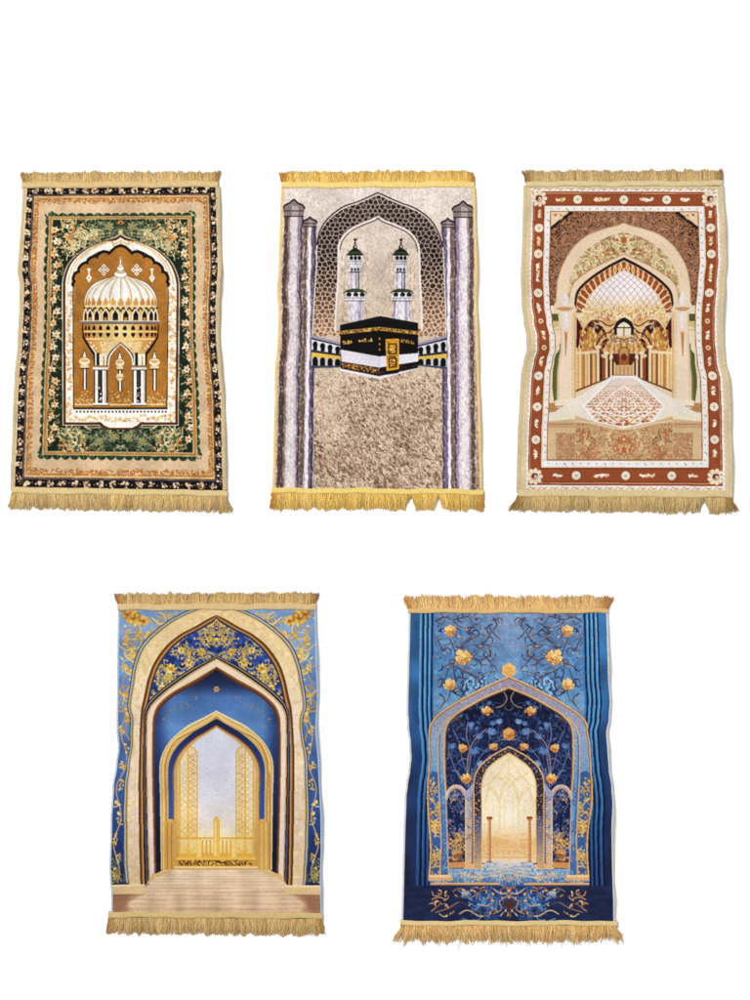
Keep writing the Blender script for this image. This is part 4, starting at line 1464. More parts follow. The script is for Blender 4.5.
# ============================ RUG 5: blue rose garden arch ====================
def art_rose():
    cv = Canvas((40, 100, 165), 55)
    R = cv.r
    full = np.ones((CH, CW), bool)
    ax = 343.5
    blue = ramp([(70, (52, 110, 166)), (300, (46, 100, 160)), (480, (34, 76, 134)), (650, (32, 54, 102)), (800, (32, 46, 88)), (935, (28, 40, 78))])
    cv.paint(full, blue)
    cv.mul(full, .82 + .36 * vnoise(30, 60, 3))
    # pleats down both sides
    lt = ramp([(70, (104, 164, 216)), (400, (84, 150, 212)), (620, (50, 112, 180)), (835, (36, 82, 146))])
    md = ramp([(70, (58, 124, 188)), (400, (56, 120, 190)), (650, (36, 80, 144)), (835, (30, 60, 118))])
    dkc = ramp([(70, (20, 42, 84)), (400, (14, 28, 62)), (835, (12, 16, 36))])

    def strip(t0, t1, b0, b1, c):
        cv.poly([(t0, 70), (t1, 70), (b1, 834), (b0, 834)], c)
    L = [(97, 104, 86, 95, lt), (104, 110, 95, 101, dkc), (110, 117, 101, 109, lt), (117, 122, 109, 114, dkc), (122, 129, 114, 121, lt), (129, 134, 121, 125, dkc), (134, 139, 125, 130, md)]
    for t0, t1, b0, b1, c in L:
        strip(t0, t1, b0, b1, c)
        if c is lt:
            strip(t1 - 2.5, t1, b1 - 3, b1, md)
    for t0, t1, b0, b1, c in [(547, 551, 560, 567, md), (551, 556, 567, 571, dkc), (556, 563, 571, 578, lt), (563, 568, 578, 583, dkc), (568, 575, 583, 591, lt), (575, 580, 591, 597, dkc), (580, 587, 597, 606, lt), (587, 591, 606, 611, dkc)]:
        strip(t0, t1, b0, b1, c)
        if c is lt:
            strip(t0, t0 + 2.5, b0, b0 + 3, md)
    # field above the arch
    fld = cv.mask([(139, 70), (547, 70), (560, 832), (127, 832)])
    cv.paint(fld, ramp([(70, (110, 130, 172)), (150, (84, 126, 180)), (250, (80, 130, 188)), (330, (104, 150, 198)), (440, (70, 114, 172)), (832, (30, 58, 112))]))
    ct = np.exp(-((XX - ax) / 70) ** 2)
    cv.a[fld] += (np.array([.10, .06, .03]) * ct[fld][:, None] * (YY[fld] < 300)[:, None]).astype(np.float32)
    cv.speck(fld, (128, 172, 216), .34, 16, 12, 5, .35)
    cv.speck(fld, (78, 126, 184), .34, 13, 16, 6, .35)
    cv.a[fld] *= (.88 + .24 * fbm(14, 71))[fld][:, None]
    cv.speck(fld & (YY < 180), (146, 148, 184), .3, 20, 14, 8, .3)
    cv.clip = fld
    cv.mx = ax
    navy, br, gl = (44, 62, 106), (112, 84, 72), (196, 146, 92)
    # branching stems
    def branch(pts, w=2.6, edge=True):
        p = spline(pts, 8)
        cv.stroke(p, w + 1, navy, w * .7)
        if edge:
            cv.stroke([(x + .8, y - .8) for x, y in p], w * .55, R.choice([br, gl, (150, 108, 80)]))
    tree = [[(196, 268), (190, 225), (196, 190), (180, 150), (176, 125)], [(196, 225), (222, 240), (250, 252), (272, 248)],
            [(192, 215), (165, 226), (144, 246)], [(194, 190), (230, 168), (268, 164), (292, 168)], [(206, 178), (240, 150), (262, 136), (284, 142)],
            [(214, 162), (236, 148), (244, 128)], [(188, 160), (166, 168), (146, 190)], [(250, 166), (276, 182), (296, 200)], [(236, 244), (262, 262), (268, 290)],
            [(210, 236), (218, 262), (212, 290)], [(262, 250), (290, 240), (314, 238)], [(176, 232), (166, 262), (150, 282)], [(268, 164), (284, 150), (296, 128)],
            [(240, 200), (262, 208), (282, 204), (296, 220)], [(160, 180), (150, 160), (144, 140)], [(182, 282), (178, 310), (160, 335)], [(180, 290), (204, 306), (220, 300)],
            [(150, 300), (166, 318), (150, 345)], [(262, 210), (268, 230), (258, 246)], [(142, 100), (165, 88), (190, 96), (230, 86)], [(230, 84), (244, 108), (236, 130)], [(190, 96), (204, 112), (228, 120)],
            [(300, 90), (310, 110), (300, 130), (318, 150)], [(296, 108), (282, 120), (288, 136)]]
    for t in tree:
        branch(t, R.uniform(1.6, 2.6))
    for _ in range(40):                      # long curling tendrils
        x, y = R.uniform(146, 318), R.uniform(80, 320)
        cv.spiral(x, y, R.uniform(12, 30), R.uniform(0, 6.3), R.uniform(.3, .6), R.uniform(1, 1.7), R.choice([(70, 106, 164), (60, 92, 146), br, (150, 110, 84), (186, 140, 96), (44, 70, 120)]), None, R.choice((-1, 1)))
    for _ in range(56):
        x, y = R.uniform(142, 312), R.uniform(84, 320)
        a = R.uniform(0, 6.3)
        branch([(x, y), (x + 12 * math.cos(a), y + 12 * math.sin(a)), (x + 20 * math.cos(a + .7), y + 20 * math.sin(a + .7)), (x + 22 * math.cos(a + 1.3), y + 22 * math.sin(a + 1.3))], R.uniform(1, 1.8), R.random() < .7)
    for _ in range(34):
        cv.leaf(R.uniform(142, 320), R.uniform(90, 320), R.uniform(7, 13), R.uniform(2, 3), R.uniform(0, 6.3), R.choice([(46, 84, 146), (34, 60, 116), (180, 136, 96), (70, 124, 190), (206, 160, 104)]))
    for _ in range(26):
        x, y = R.uniform(200, 300), R.uniform(255, 300)
        cv.stroke(spline([(x, y), (x + R.uniform(-12, 12), y + 8), (x + R.uniform(-10, 10), y + 18)], 5), 2, R.choice([(40, 70, 126), (150, 200, 232), (30, 52, 100)]))
    roses = ((176, 118, 66), (232, 180, 114), (244, 208, 146))
    for x, y, r in ((181, 125, 17), (217, 199, 25), (180, 276, 18)):
        cv.rose(x, y, r, roses)
    for k in range(4):
        cv.leaf(181, 132, 16, 3, .8 + k * .6, (196, 140, 80))
    for _ in range(26):                      # petals at the foot of the field, beside the arch
        x = R.uniform(128, 175)
        cv.leaf(x, R.uniform(330, 400), R.uniform(7, 14), 2.4, R.uniform(0, 6.3), R.choice([(150, 120, 130), (196, 146, 100), (70, 90, 140), (120, 150, 200)]))
    cv.clip = None
    cv.mx = None
    cv.poly([(ax + 21 * math.cos(a + math.pi / 2), 236 + 21 * math.sin(a + math.pi / 2)) for a in [i * math.pi / 3 for i in range(6)]], (226, 172, 104))
    cv.poly([(ax + 13 * math.cos(a), 238 + 13 * math.sin(a)) for a in [i * math.pi / 3 for i in range(6)]], (216, 158, 92))
    for k in range(14):
        cv.ell(ax + R.uniform(-14, 14), 238 + R.uniform(-14, 14), 1.6, 1.2, R.choice([(196, 134, 74), (240, 196, 132)]))
    # the big arch
    oh = [(122, 818), (127, 730), (119, 610), (114, 520), (114, 450), (118, 412), (126, 386), (150, 358), (200, 325), (250, 298), (300, 273), (343.5, 254)]
    ih = [(176, 806), (177, 720), (172, 610), (166, 520), (165, 450), (167, 405), (176, 380), (200, 356), (236, 334), (282, 309), (343.5, 284)]
    gd = (222, 176, 118)
    ao, ai = arch(oh, ax), arch(ih, ax)
    cv.poly([(x + (-2 if x < ax else 2), y - 2) for x, y in ao], (50, 54, 90))
    cv.poly(ao, ramp([(250, (150, 138, 150)), (360, (146, 146, 168)), (420, (134, 160, 198)), (500, (112, 152, 200)), (560, (72, 124, 186)), (820, (52, 102, 166))]))
    bm = cv.mask(ao) & ~cv.mask(ai)
    cv.speck(bm, (196, 186, 196), .22, 3, 3, 7, .6)
    cv.speck(bm, (116, 118, 150), .22, 3, 3, 9, .6)
    cv.speck(bm & (YY > 520), (100, 160, 220), .3, 10, 14, 3, .7)
    mid = [((a[0] * .42 + b[0] * .58), (a[1] * .42 + b[1] * .58)) for a, b in zip(spline(oh, 10)[::1], spline(ih, 11))]
    # gold filigree on the lower, outer half of the jamb
    jm = [(123, 812), (127, 730), (119, 610), (114, 530), (124, 515), (146, 520), (152, 610), (156, 720), (156, 812)]
    cv.mx = ax
    jmask = cv.mask(jm) | cv.mask(mir(jm, ax))
    cv.clip = jmask
    cv.paint(jmask, (52, 96, 164))
    cv.vines((112, 525, 158, 812), 44, [(214, 166, 92), (226, 184, 116), (196, 146, 78)], (7, 13), (1.6, 2.6), [(222, 176, 104), (206, 152, 80), (236, 190, 90)], None, 0, (.6, 1.1), 2)
    for k in range(4):
        cv.blob(138 + R.uniform(-6, 6), 600 + k * 28, 7, 6, [(232, 178, 90), (214, 156, 74)])
    cv.clip = None
    cv.stroke([(152, 806), (156, 720), (152, 610), (146, 520), (144, 450), (147, 415), (156, 392), (180, 366)], 3, (206, 164, 116))
    cv.stroke([(158, 806), (161, 720), (157, 610), (151, 520), (149, 450), (152, 415)], 1.6, (90, 100, 140))
    cv.mx = None
    cv.stroke(ao, 4.5, gd)
    cv.stroke([(x + (2.5 if x < ax else -2.5), y + 2) for x, y in ao], 1.5, (150, 108, 70))
    cv.poly(ai, (26, 34, 70))
    inside = cv.mask(ai)
    cv.paint(inside, ramp([(280, (16, 20, 44)), (400, (26, 36, 80)), (560, (30, 50, 106)), (780, (30, 56, 116))]))
    cv.speck(inside, (36, 56, 108), .3, 10, 14, 4, .5)
    cv.speck(inside, (14, 20, 46), .3, 14, 10, 5, .6)
    # night garden
    cv.clip = inside
    cv.mx = ax
    lb = [(58, 94, 154), (84, 122, 178), (44, 76, 134), (40, 64, 116), (36, 58, 108)]
    for _ in range(75):
        x, y = R.uniform(168, 344), R.uniform(330, 600)
        cv.spiral(x, y, R.uniform(10, 26), R.uniform(0, 6.3), R.uniform(.3, .7), R.uniform(1, 1.7), R.choice([(84, 108, 160), (60, 88, 146), (130, 122, 134), (44, 66, 120), (100, 96, 116)]), None, R.choice((-1, 1)))
    for _ in range(90):
        x, y = R.uniform(168, 344), R.uniform(330, 600)
        a = R.uniform(0, 6.3)
        cv.stroke(spline([(x, y), (x + 14 * math.cos(a), y + 14 * math.sin(a)), (x + 30 * math.cos(a + .5), y + 30 * math.sin(a + .5))], 6), R.uniform(1, 1.8), R.choice([(84, 110, 164), (60, 92, 156), (120, 120, 140), (44, 70, 130)]))
    for _ in range(95):
        x, y = R.uniform(168, 344), R.uniform(315, 600)
        cv.leaf(x, y, R.uniform(9, 18), R.uniform(2, 5), R.uniform(0, 6.3), R.choice(lb), (40, 66, 126))
    for x, y, r in ((252, 468, 17), (262, 426, 14), (294, 414, 16), (240, 392, 11), (318, 384, 12), (190, 452, 13), (300, 388, 10), (266, 500, 12)):
        c1, c2_ = R.choice([((104, 140, 196), (74, 108, 170)), ((86, 126, 190), (60, 96, 160)), ((130, 156, 200), (88, 118, 176))])
        t = R.uniform(-.5, .5) - math.pi / 2
        for k in range(5):
            cv.leaf(x, y, r * 1.25, r * .36, t + (k - 2) * .42, c1 if k % 2 else c2_)
        cv.leaf(x, y + 2, r * .9, r * .5, t, c1)
        cv.stroke(spline([(x, y), (x - 6, y + 20), (x - 2, y + 44)], 6), 1.4, (96, 112, 150))
    for p in ([(232, 560), (228, 500), (242, 440), (280, 400)], [(236, 545), (216, 490), (206, 440), (188, 400)], [(240, 540), (262, 480), (300, 440), (330, 425)], [(226, 540), (238, 470), (226, 420), (230, 380)],
              [(228, 560), (200, 520), (180, 470), (176, 440)], [(236, 560), (250, 520), (276, 500), (292, 470)],
              [(330, 296), (338, 316), (326, 334), (308, 340)]):
        cv.stroke(spline(p, 8), 1.5, R.choice([(120, 122, 146), (96, 110, 150), (150, 130, 124)]))
    orr = ((166, 104, 56), (230, 164, 96), (242, 196, 130))
    for x, y, r in ((283, 349, 15), (302, 448, 12), (216, 452, 13), (225, 536, 15), (198, 374, 8), (232, 583, 11)):
        cv.rose(x, y, r, orr if r > 8 else ((60, 48, 60), (96, 70, 66), (120, 84, 70)))
    cv.mx = None
    cv.poly([(ax + 18 * math.cos(a + math.pi / 2), 413 + 19 * math.sin(a + math.pi / 2)) for a in [i * math.pi / 3 for i in range(6)]], (218, 150, 84))
    cv.rose(ax, 413, 15, ((176, 110, 58), (220, 154, 88), (234, 178, 110)))
    cv.clip = None
    cv.stroke(ai, 4, (214, 168, 110))
    cv.stroke([(x + (3 if x < ax else -3), y + 2.5) for x, y in ai[14:-14]], 1.5, (120, 84, 60))
    cv.mx = ax
    # side niches
    no = spline([(168, 590), (178, 566), (196, 556), (214, 562), (226, 580), (230, 610)], 8)
    cv.poly(no + [(232, 765), (172, 765)], (176, 152, 150))
    cv.stroke(no, 5, (206, 176, 156))
    ni = spline([(172, 600), (182, 574), (196, 565), (212, 572), (221, 590), (222, 615)], 8)
    nm = ni + [(224, 768), (177, 768)]
    cv.poly(nm, (24, 40, 88))
    m_ = cv.mask(nm) | cv.mask(mir(nm, ax))
    cv.clip = m_
    cv.vines((172, 565, 224, 764), 55, [(70, 100, 164), (140, 130, 140), (196, 152, 100), (90, 120, 180)], (7, 15), (1, 1.8), [(52, 84, 150), (84, 120, 186), (196, 150, 92)], None, 0, (.5, 1.1), 2)
    cv.vines((180, 690, 222, 764), 16, [(214, 160, 96)], (6, 12), (1.2, 2), [(206, 150, 84)], None, 0)
    cv.rose(200, 745, 15, ((120, 84, 60), (190, 138, 84), (206, 156, 100)))
    cv.clip = None
    cv.rect(177, 765, 226, 772, (120, 76, 52))
    cv.poly([(177, 770), (228, 768), (228, 784), (177, 786)], (196, 140, 94))
    # inner jamb piers
    pr = [(222, 575), (236, 560), (250, 540), (272, 560), (270, 600), (272, 785), (222, 785)]
    pm = cv.mask(pr) | cv.mask(mir(pr, ax))
    cv.paint(pm, ramp([(540, (150, 152, 184)), (650, (170, 160, 170)), (785, (206, 170, 136))]))
    cv.clip = pm
    cv.vines((226, 590, 270, 780), 46, [(206, 156, 96), (84, 96, 150), (226, 186, 130)], (4, 9), (1, 1.8), [(206, 156, 92), (96, 104, 154)], None, 0, (.5, 1), 2)
    cv.rect(241, 575, 247, 785, (40, 60, 120))
    for k in range(26):
        cv.ell(244, 580 + k * 8, 2, 2.6, (196, 150, 96))
    cv.rect(247, 570, 250, 785, (226, 190, 140))
    cv.rect(222, 590, 225, 785, (226, 190, 140))
    cv.clip = None
    cv.poly([(218, 784), (274, 782), (276, 790), (216, 792)], (224, 180, 134))
    cv.rect(222, 774, 262, 786, (216, 168, 122))
    cv.mx = None
    # inner arch
    ioh = [(246, 785), (247, 640), (246, 560), (250, 528), (266, 500), (296, 474), (343.5, 448)]
    iih = [(268, 785), (269, 640), (268, 562), (274, 530), (288, 506), (312, 486), (343.5, 466)]
    io, ii = arch(ioh, ax), arch(iih, ax)
    cv.poly(io, (54, 46, 66))
    im = cv.mask(io) & ~cv.mask(ii)
    cv.paint(im & (YY > 640), ramp([(640, (70, 80, 130)), (785, (206, 166, 124))]))
    cv.speck(im, (176, 134, 90), .27, 3.2, 3.2, 13)
    cv.speck(im, (110, 120, 160), .2, 3, 3, 14)
    cv.stroke(io, 3.4, (216, 170, 112))
    cv.poly(ii, ramp([(460, (238, 212, 172)), (560, (242, 220, 190)), (660, (244, 222, 194)), (690, (234, 198, 156)), (720, (224, 174, 124)), (770, (238, 204, 168))]))
    om = cv.mask(ii)
    cl = np.clip(1 - np.hypot((XX - ax) / 60, (YY - 640) / 120), 0, 1)
    cv.a[om] += (.04 * cl[om])[:, None]
    cv.clip = om
    cv.mx = ax
    tan = (226, 196, 146)
    for x, w, y0 in ((300, 3, 590), (330, 4, 560), (312, 2, 620), (286, 2, 610)):      # pale tree trunks beyond the door
        cv.stroke(spline([(x, 700), (x + 2, y0 + 50), (x - 2, y0)], 6), w, (232, 208, 166), 1, al=.8)
        for j in range(6):
            yy_ = y0 + j * 12
            cv.stroke(spline([(x, yy_ + 14), (x + R.choice((-1, 1)) * 10, yy_), (x + R.choice((-1, 1)) * 18, yy_ - 10)], 5), 1, (230, 204, 160))
    for p in ([(270, 560), (300, 540), (343, 480)], [(282, 600), (286, 560), (310, 530), (343.5, 560)], [(318, 700), (318, 600), (324, 560), (343.5, 530)], [(318, 610), (306, 580), (284, 560)],
              [(343.5, 540), (330, 560), (318, 600)], [(276, 640), (278, 590), (296, 560), (316, 590)], [(290, 520), (320, 540), (343.5, 520)], [(343.5, 470), (343.5, 545)]):
        cv.stroke(spline(p, 8), 2, tan)
    for x in (276, 318):
        cv.stroke([(x, 600), (x, 720)], 2, (234, 206, 156))
    cv.speck(om & (YY > 690) & (YY < 740), (214, 164, 108), .4, 24, 5, 3, .5)
    for k in range(6):
        cv.spiral(276 + k * 13, 745, 6, k, .9, 1.6, (206, 156, 98))
    cv.rect(266, 736, 344, 738, (220, 174, 118))
    cv.rect(266, 754, 344, 757, (216, 168, 112))
    cv.clip = None
    cv.stroke(ii, 3.4, (226, 184, 126))
    # free-standing posts
    for x in (290, 401):
        s = 1 if x < ax else -1
        cv.mx = None
        cv.rect(x - 4, 648, x + 4, 770, (176, 120, 72))
        cv.rect(x - 2.5, 648, x + .5, 770, (214, 164, 112))
        cv.rect(x - 8, 642, x + 8, 649, (150, 92, 48))
        cv.rect(x - 6, 649, x + 6, 653, (190, 130, 78))
        cv.rect(x - 7, 766, x + 8, 776, (150, 92, 52))
        cv.poly([(x - 7, 774), (x - 20 * s, 770), (x - 22 * s, 773), (x + 4, 778)], (110, 76, 60))
    # reflecting water
    wt = [(177, 786), (272, 784), (420, 784), (510, 786), (566, 816), (566, 828), (126, 828), (126, 816)]
    wm = cv.mask([(177, 787), (268, 787), (280, 768), (408, 768), (420, 787), (510, 787), (512, 806), (567, 818), (567, 836), (124, 836), (124, 818), (176, 806)])
    cv.paint(wm, ramp([(768, (176, 186, 206)), (790, (112, 158, 206)), (836, (52, 96, 164))]))
    cv.clip = wm
    cg = np.exp(-((XX - ax) / 52) ** 2) * np.clip((815 - YY) / 45, 0, 1)
    cv.a[wm] = cv.a[wm] * (1 - .6 * cg[wm][:, None]) + c3((226, 216, 204)) * .6 * cg[wm][:, None]
    cv.mx = ax
    cv.speck(wm, (60, 106, 172), .3, 16, 5, 51, .5)
    cv.speck(wm, (150, 182, 214), .24, 14, 4, 52, .5)
    cv.vines((128, 788, 344, 832), 46, [(214, 186, 150), (196, 160, 116), (226, 206, 176), (120, 160, 206)], (8, 22), (1, 1.8), [(206, 172, 128), (70, 116, 180)], None, 0, (.3, .7), 1)
    for k in range(4):                       # bright fan of tracery on the axis
        cv.stroke(spline([(343.5, 770 + k * 9), (318 - k * 3, 778 + k * 9), (290 - k * 9, 774 + k * 13)], 6), 1.6, (206, 198, 192), al=.7)
        cv.stroke(spline([(343.5, 782 + k * 8), (328, 776 + k * 8), (312 - k * 8, 790 + k * 11)], 6), 1.4, (206, 176, 136))
    cv.poly([(283, 772), (290, 770), (262, 806), (256, 812), (262, 798)], (226, 216, 204), .6)
    cv.clip = None
    # jamb bases and the step
    cv.rect(124, 804, 184, 812, (228, 190, 148))
    cv.rect(120, 811, 188, 820, (206, 162, 120))
    cv.mx = None
    low = cv.mask([(20, 834), (660, 834), (660, 940), (20, 940)])
    cv.paint(low, (32, 46, 88))
    cx = np.clip(1 - np.abs(XX - ax) / 190, 0, 1)
    cv.a[low] += (cx[low] * np.clip((915 - YY[low]) / 100, 0, 1))[:, None] * np.array([.03, .13, .24], np.float32)
    cv.mul(low, .84 + .32 * vnoise(24, 9, 3))
    for x0, x1 in ((126, 318), (386, 567)):
        cv.rect(x0, 826, x1, 831, (216, 168, 118))
        cv.rect(x0, 831, x1, 834, (130, 92, 74))
    cv.mx = ax
    cv.clip = low
    for k in range(6):
        cv.rect(86 + k * 8, 834, 87 + k * 8, 912, (24, 34, 74))
    cv.vines((230, 836, 344, 915), 30, [(54, 104, 174), (90, 146, 204), (46, 86, 154)], (10, 24), (1.4, 2.6), [(60, 112, 180), (40, 76, 140)], None, 0, (.3, .7), 2)
    gs = [(206, 160, 112), (190, 140, 92), (222, 182, 132), (160, 112, 76)]
    for pts in ([(130, 850), (136, 862), (152, 860), (158, 850)], [(130, 872), (150, 866), (170, 872), (176, 862), (166, 858)], [(128, 905), (142, 892), (132, 882), (140, 876)],
                [(140, 908), (176, 896), (206, 880), (232, 890), (268, 908), (300, 904)], [(188, 850), (204, 842), (222, 846), (214, 862), (200, 866)], [(214, 862), (236, 868), (252, 858), (246, 846)],
                [(252, 870), (262, 852), (280, 846), (296, 852)], [(258, 884), (282, 890), (300, 876), (290, 864)], [(300, 912), (322, 900), (316, 880), (304, 876)], [(316, 880), (328, 868), (343.5, 862)],
                [(206, 912), (230, 902), (262, 918), (290, 914)], [(176, 896), (168, 884), (152, 886)], [(150, 912), (166, 920), (186, 910)], [(320, 846), (332, 838), (343.5, 842)], [(300, 842), (322, 856), (343.5, 850)],
                [(238, 844), (252, 838), (270, 840)], [(320, 918), (332, 906), (343.5, 910)]):
        cv.stroke(spline(pts, 8), R.uniform(1.6, 2.6), R.choice(gs), 1.2)
        x, y = pts[-1]
        for j in range(2):
            cv.leaf(x, y, R.uniform(8, 14), R.uniform(2, 3), R.uniform(0, 6.3), R.choice(gs))
        x, y = pts[len(pts) // 2]
        cv.leaf(x, y, R.uniform(7, 12), 2.2, R.uniform(0, 6.3), R.choice(gs))
    cv.rose(226, 858, 14, ((70, 96, 146), (120, 140, 176), (214, 184, 146)))
    cv.mx = None
    cv.ell(345, 885, 18, 13, (84, 56, 56))
    cv.leaf(345, 890, 18, 6, math.pi / 2, (84, 56, 56))
    cv.stroke([(345, 898), (345, 925)], 2, (84, 66, 70))
    cv.clip = None
    cv.mul(full, .92 + .16 * fbm(3.0, 8, 2))
    a = curve(cv.a, .5, .98, .8)
    bl = np.clip((a[..., 2] - a[..., 0]) * 2.5, 0, 1)            # the blues lean to teal
    a[..., 2] -= .05 * bl * a[..., 2] * np.clip(1.2 - 1.6 * a[..., 1], 0, 1)
    a[..., 1] += .012 * bl * a[..., 1]
    return a


# ============================================================================
# The scene: five prayer rugs lying flat on a white studio floor, seen from
# straight above. One photograph pixel is 3.3 mm; a pattern pixel is 0.36 of it.
# ============================================================================
import bpy

SC = bpy.context.scene
COL = SC.collection
PX = 0.0033
PAL = 1.0 / 1.33          # the lamps light the floor a little past white, so dyes are set below that


def lin(c):
    c = np.clip(np.asarray(c, np.float32), 0, 1)
    return np.where(c <= .04045, c / 12.92, ((c + .055) / 1.055) ** 2.4)


def wave(pts):
    ys = [p[0] for p in pts]
    ds = [p[1] for p in pts]

    def f(y):
        # smooth interpolation between the measured bulges of an edge
        y = np.asarray(y, float)
        i = np.clip(np.searchsorted(ys, y) - 1, 0, len(ys) - 2)
        Y, D = np.array(ys), np.array(ds)
        t = np.clip((y - Y[i]) / (Y[i + 1] - Y[i]), 0, 1)
        t = t * t * (3 - 2 * t)
        return D[i] + (D[i + 1] - D[i]) * t
    return f


class Rug:
    def __init__(self, org, quad, lw, rw, fade=(40, 110), seed=1):
        self.org, self.q = org, quad
        self.lw, self.rw, self.fade = wave(lw), wave(rw), fade
        r = np.random.RandomState(seed)
        self.ph = r.uniform(0, 6.28, 12)
        cx = sum(p[0] for p in quad) / 4
        cy = sum(p[1] for p in quad) / 4
        self.c = self.flat(cx, cy)

    def flat(self, x, y):
        return ((self.org[0] + np.asarray(x) * .36 - 375) * PX, (500 - self.org[1] - np.asarray(y) * .36) * PX)

    def bend(self, x, y):
        """the edges of the rug are wavy: pattern coordinates -> where that spot of cloth lies"""
        x, y = np.asarray(x, float), np.asarray(y, float)
        (ax, ay), (bx, by), (cx, cy), (dx, dy) = self.q
        xl = ax + (dx - ax) * (y - ay) / (dy - ay)
        xr = bx + (cx - bx) * (y - by) / (cy - by)
        f0, f1 = self.fade
        wl = np.clip((f1 - (x - xl)) / (f1 - f0), 0, 1)
        wr = np.clip((f1 - (xr - x)) / (f1 - f0), 0, 1)
        wl, wr = wl * wl * (3 - 2 * wl), wr * wr * (3 - 2 * wr)
        return x + self.lw(y) * wl + self.rw(y) * wr, y

    def lift(self, x, y):
        """gentle ripples of the cloth, strongest by the long edges (metres)"""
        x, y = np.asarray(x, float), np.asarray(y, float)
        (ax, ay), (bx, by), (cx, cy), (dx, dy) = self.q
        xl = ax + (dx - ax) * (y - ay) / (dy - ay)
        xr = bx + (cx - bx) * (y - by) / (cy - by)
        el = np.exp(-np.maximum(x - xl, 0) / 70)
        er = np.exp(-np.maximum(xr - x, 0) / 70)
        p = self.ph
        z = .0030 * (np.sin(x / 61 + p[0] + np.sin(y / 90 + p[1])) * np.sin(y / 74 + p[2] + .6 * np.sin(x / 120 + p[3])))
        z = z + .0012 * np.sin((x * .6 + y) / 27 + p[8] + 1.5 * np.sin(x / 80 + p[9])) * np.sin(y / 110 + p[10])
        z = z + .0105 * el * (.5 + .5 * np.sin(y / 33 + p[4] + x / 40)) + .0105 * er * (.5 + .5 * np.sin(y / 35 + p[5] - x / 43))
        z = z + .0016 * el * np.sin(y / 15 + p[6]) + .0016 * er * np.sin(y / 17 + p[7])
        ends = np.clip(np.minimum(y - ay, dy - y) / 60, .1, 1)
        return .0115 + z * ends

    def pos(self, x, y, dz=0.0, bend=True):
        bx, by = self.bend(x, y) if bend else (np.asarray(x, float), np.asarray(y, float))
        X, Y = self.flat(bx, by)
        Z = self.lift(x, y) + dz
        return np.stack([X - self.c[0], Y - self.c[1], np.broadcast_to(Z, np.shape(X))], -1)


def make_mesh(name, co, faces, mat, parent, col=None, smooth_=True):
    me = bpy.data.meshes.new(name)
    co = np.asarray(co, np.float32).reshape(-1, 3)
    faces = np.asarray(faces, np.int32)
    nf, k = faces.shape
    me.vertices.add(len(co))
    me.vertices.foreach_set('co', co.ravel())
    me.loops.add(nf * k)
    me.loops.foreach_set('vertex_index', faces.ravel())
    me.polygons.add(nf)
    me.polygons.foreach_set('loop_start', np.arange(0, nf * k, k, dtype=np.int32))
    me.polygons.foreach_set('use_smooth', np.full(nf, smooth_, bool))
    me.update(calc_edges=True)
    me.validate()
    if col is not None:
        at = me.color_attributes.new('dye', 'FLOAT_COLOR', 'POINT')
        rgba = np.ones((len(co), 4), np.float32)
        rgba[:, :3] = col
        at.data.foreach_set('color', rgba.ravel())
    me.materials.append(mat)
    o = bpy.data.objects.new(name, me)
    COL.objects.link(o)
    o.parent = parent
    return o


def grid_faces(nu, nv, off=0):
    i = np.arange(nv - 1)[:, None] * nu + np.arange(nu - 1)[None, :] + off
    return np.stack([i, i + nu, i + nu + 1, i + 1], -1).reshape(-1, 4)


def cloth_mat(name, grain, amp, rough=.92, bump=.25, sheen=.0, rib=None):
    m = bpy.data.materials.new(name)
    m.use_nodes = True
    nt = m.node_tree
    N, L = nt.nodes, nt.links
    b = N['Principled BSDF']
    b.inputs['Roughness'].default_value = rough
    b.inputs['Specular IOR Level'].default_value = .12
    b.inputs['Sheen Weight'].default_value = sheen
    b.inputs['Sheen Roughness'].default_value = .6
    at = N.new('ShaderNodeAttribute')
    at.attribute_name = 'dye'
    tc = N.new('ShaderNodeTexCoord')
    nz = N.new('ShaderNodeTexNoise')
    nz.inputs['Scale'].default_value = grain
    nz.inputs['Detail'].default_value = 3
    L.new(tc.outputs['Object'], nz.inputs['Vector'])
    mr = N.new('ShaderNodeMapRange')
    mr.inputs['From Min'].default_value = .3
    mr.inputs['From Max'].default_value = .7
    mr.inputs['To Min'].default_value = 1 - amp
    mr.inputs['To Max'].default_value = 1 + amp
    L.new(nz.outputs['Fac'], mr.inputs['Value'])
    mx = N.new('ShaderNodeMix')
    mx.data_type = 'RGBA'
    mx.blend_type = 'MULTIPLY'
    mx.inputs['Factor'].default_value = 1
    L.new(at.outputs['Color'], mx.inputs['A'])
    L.new(mr.outputs['Result'], mx.inputs['B'])
    L.new(mx.outputs['Result'], b.inputs['Base Color'])
    bp = N.new('ShaderNodeBump')
    bp.inputs['Strength'].default_value = bump
    bp.inputs['Distance'].default_value = .002
    src = nz.outputs['Fac']
    if rib:
        wv = N.new('ShaderNodeTexWave')
        wv.bands_direction = rib[0]
        wv.inputs['Scale'].default_value = rib[1]
        wv.inputs['Distortion'].default_value = .6
        L.new(tc.outputs['Object'], wv.inputs['Vector'])
        src = wv.outputs['Fac']
    L.new(src, bp.inputs['Height'])
    L.new(bp.outputs['Normal'], b.inputs['Normal'])
    return m


M_PILE = cloth_mat('pile_dye', 700, .05, .95, .22, .03)
M_YARN = cloth_mat('fringe_yarn', 500, .12, .8, .3, .05)
M_HEM = cloth_mat('hem_tape', 600, .06, .85, .25, 0, ('X', 160))
M_BIND = cloth_mat('overlock_thread', 600, .08, .85, .3, 0, ('Y', 150))


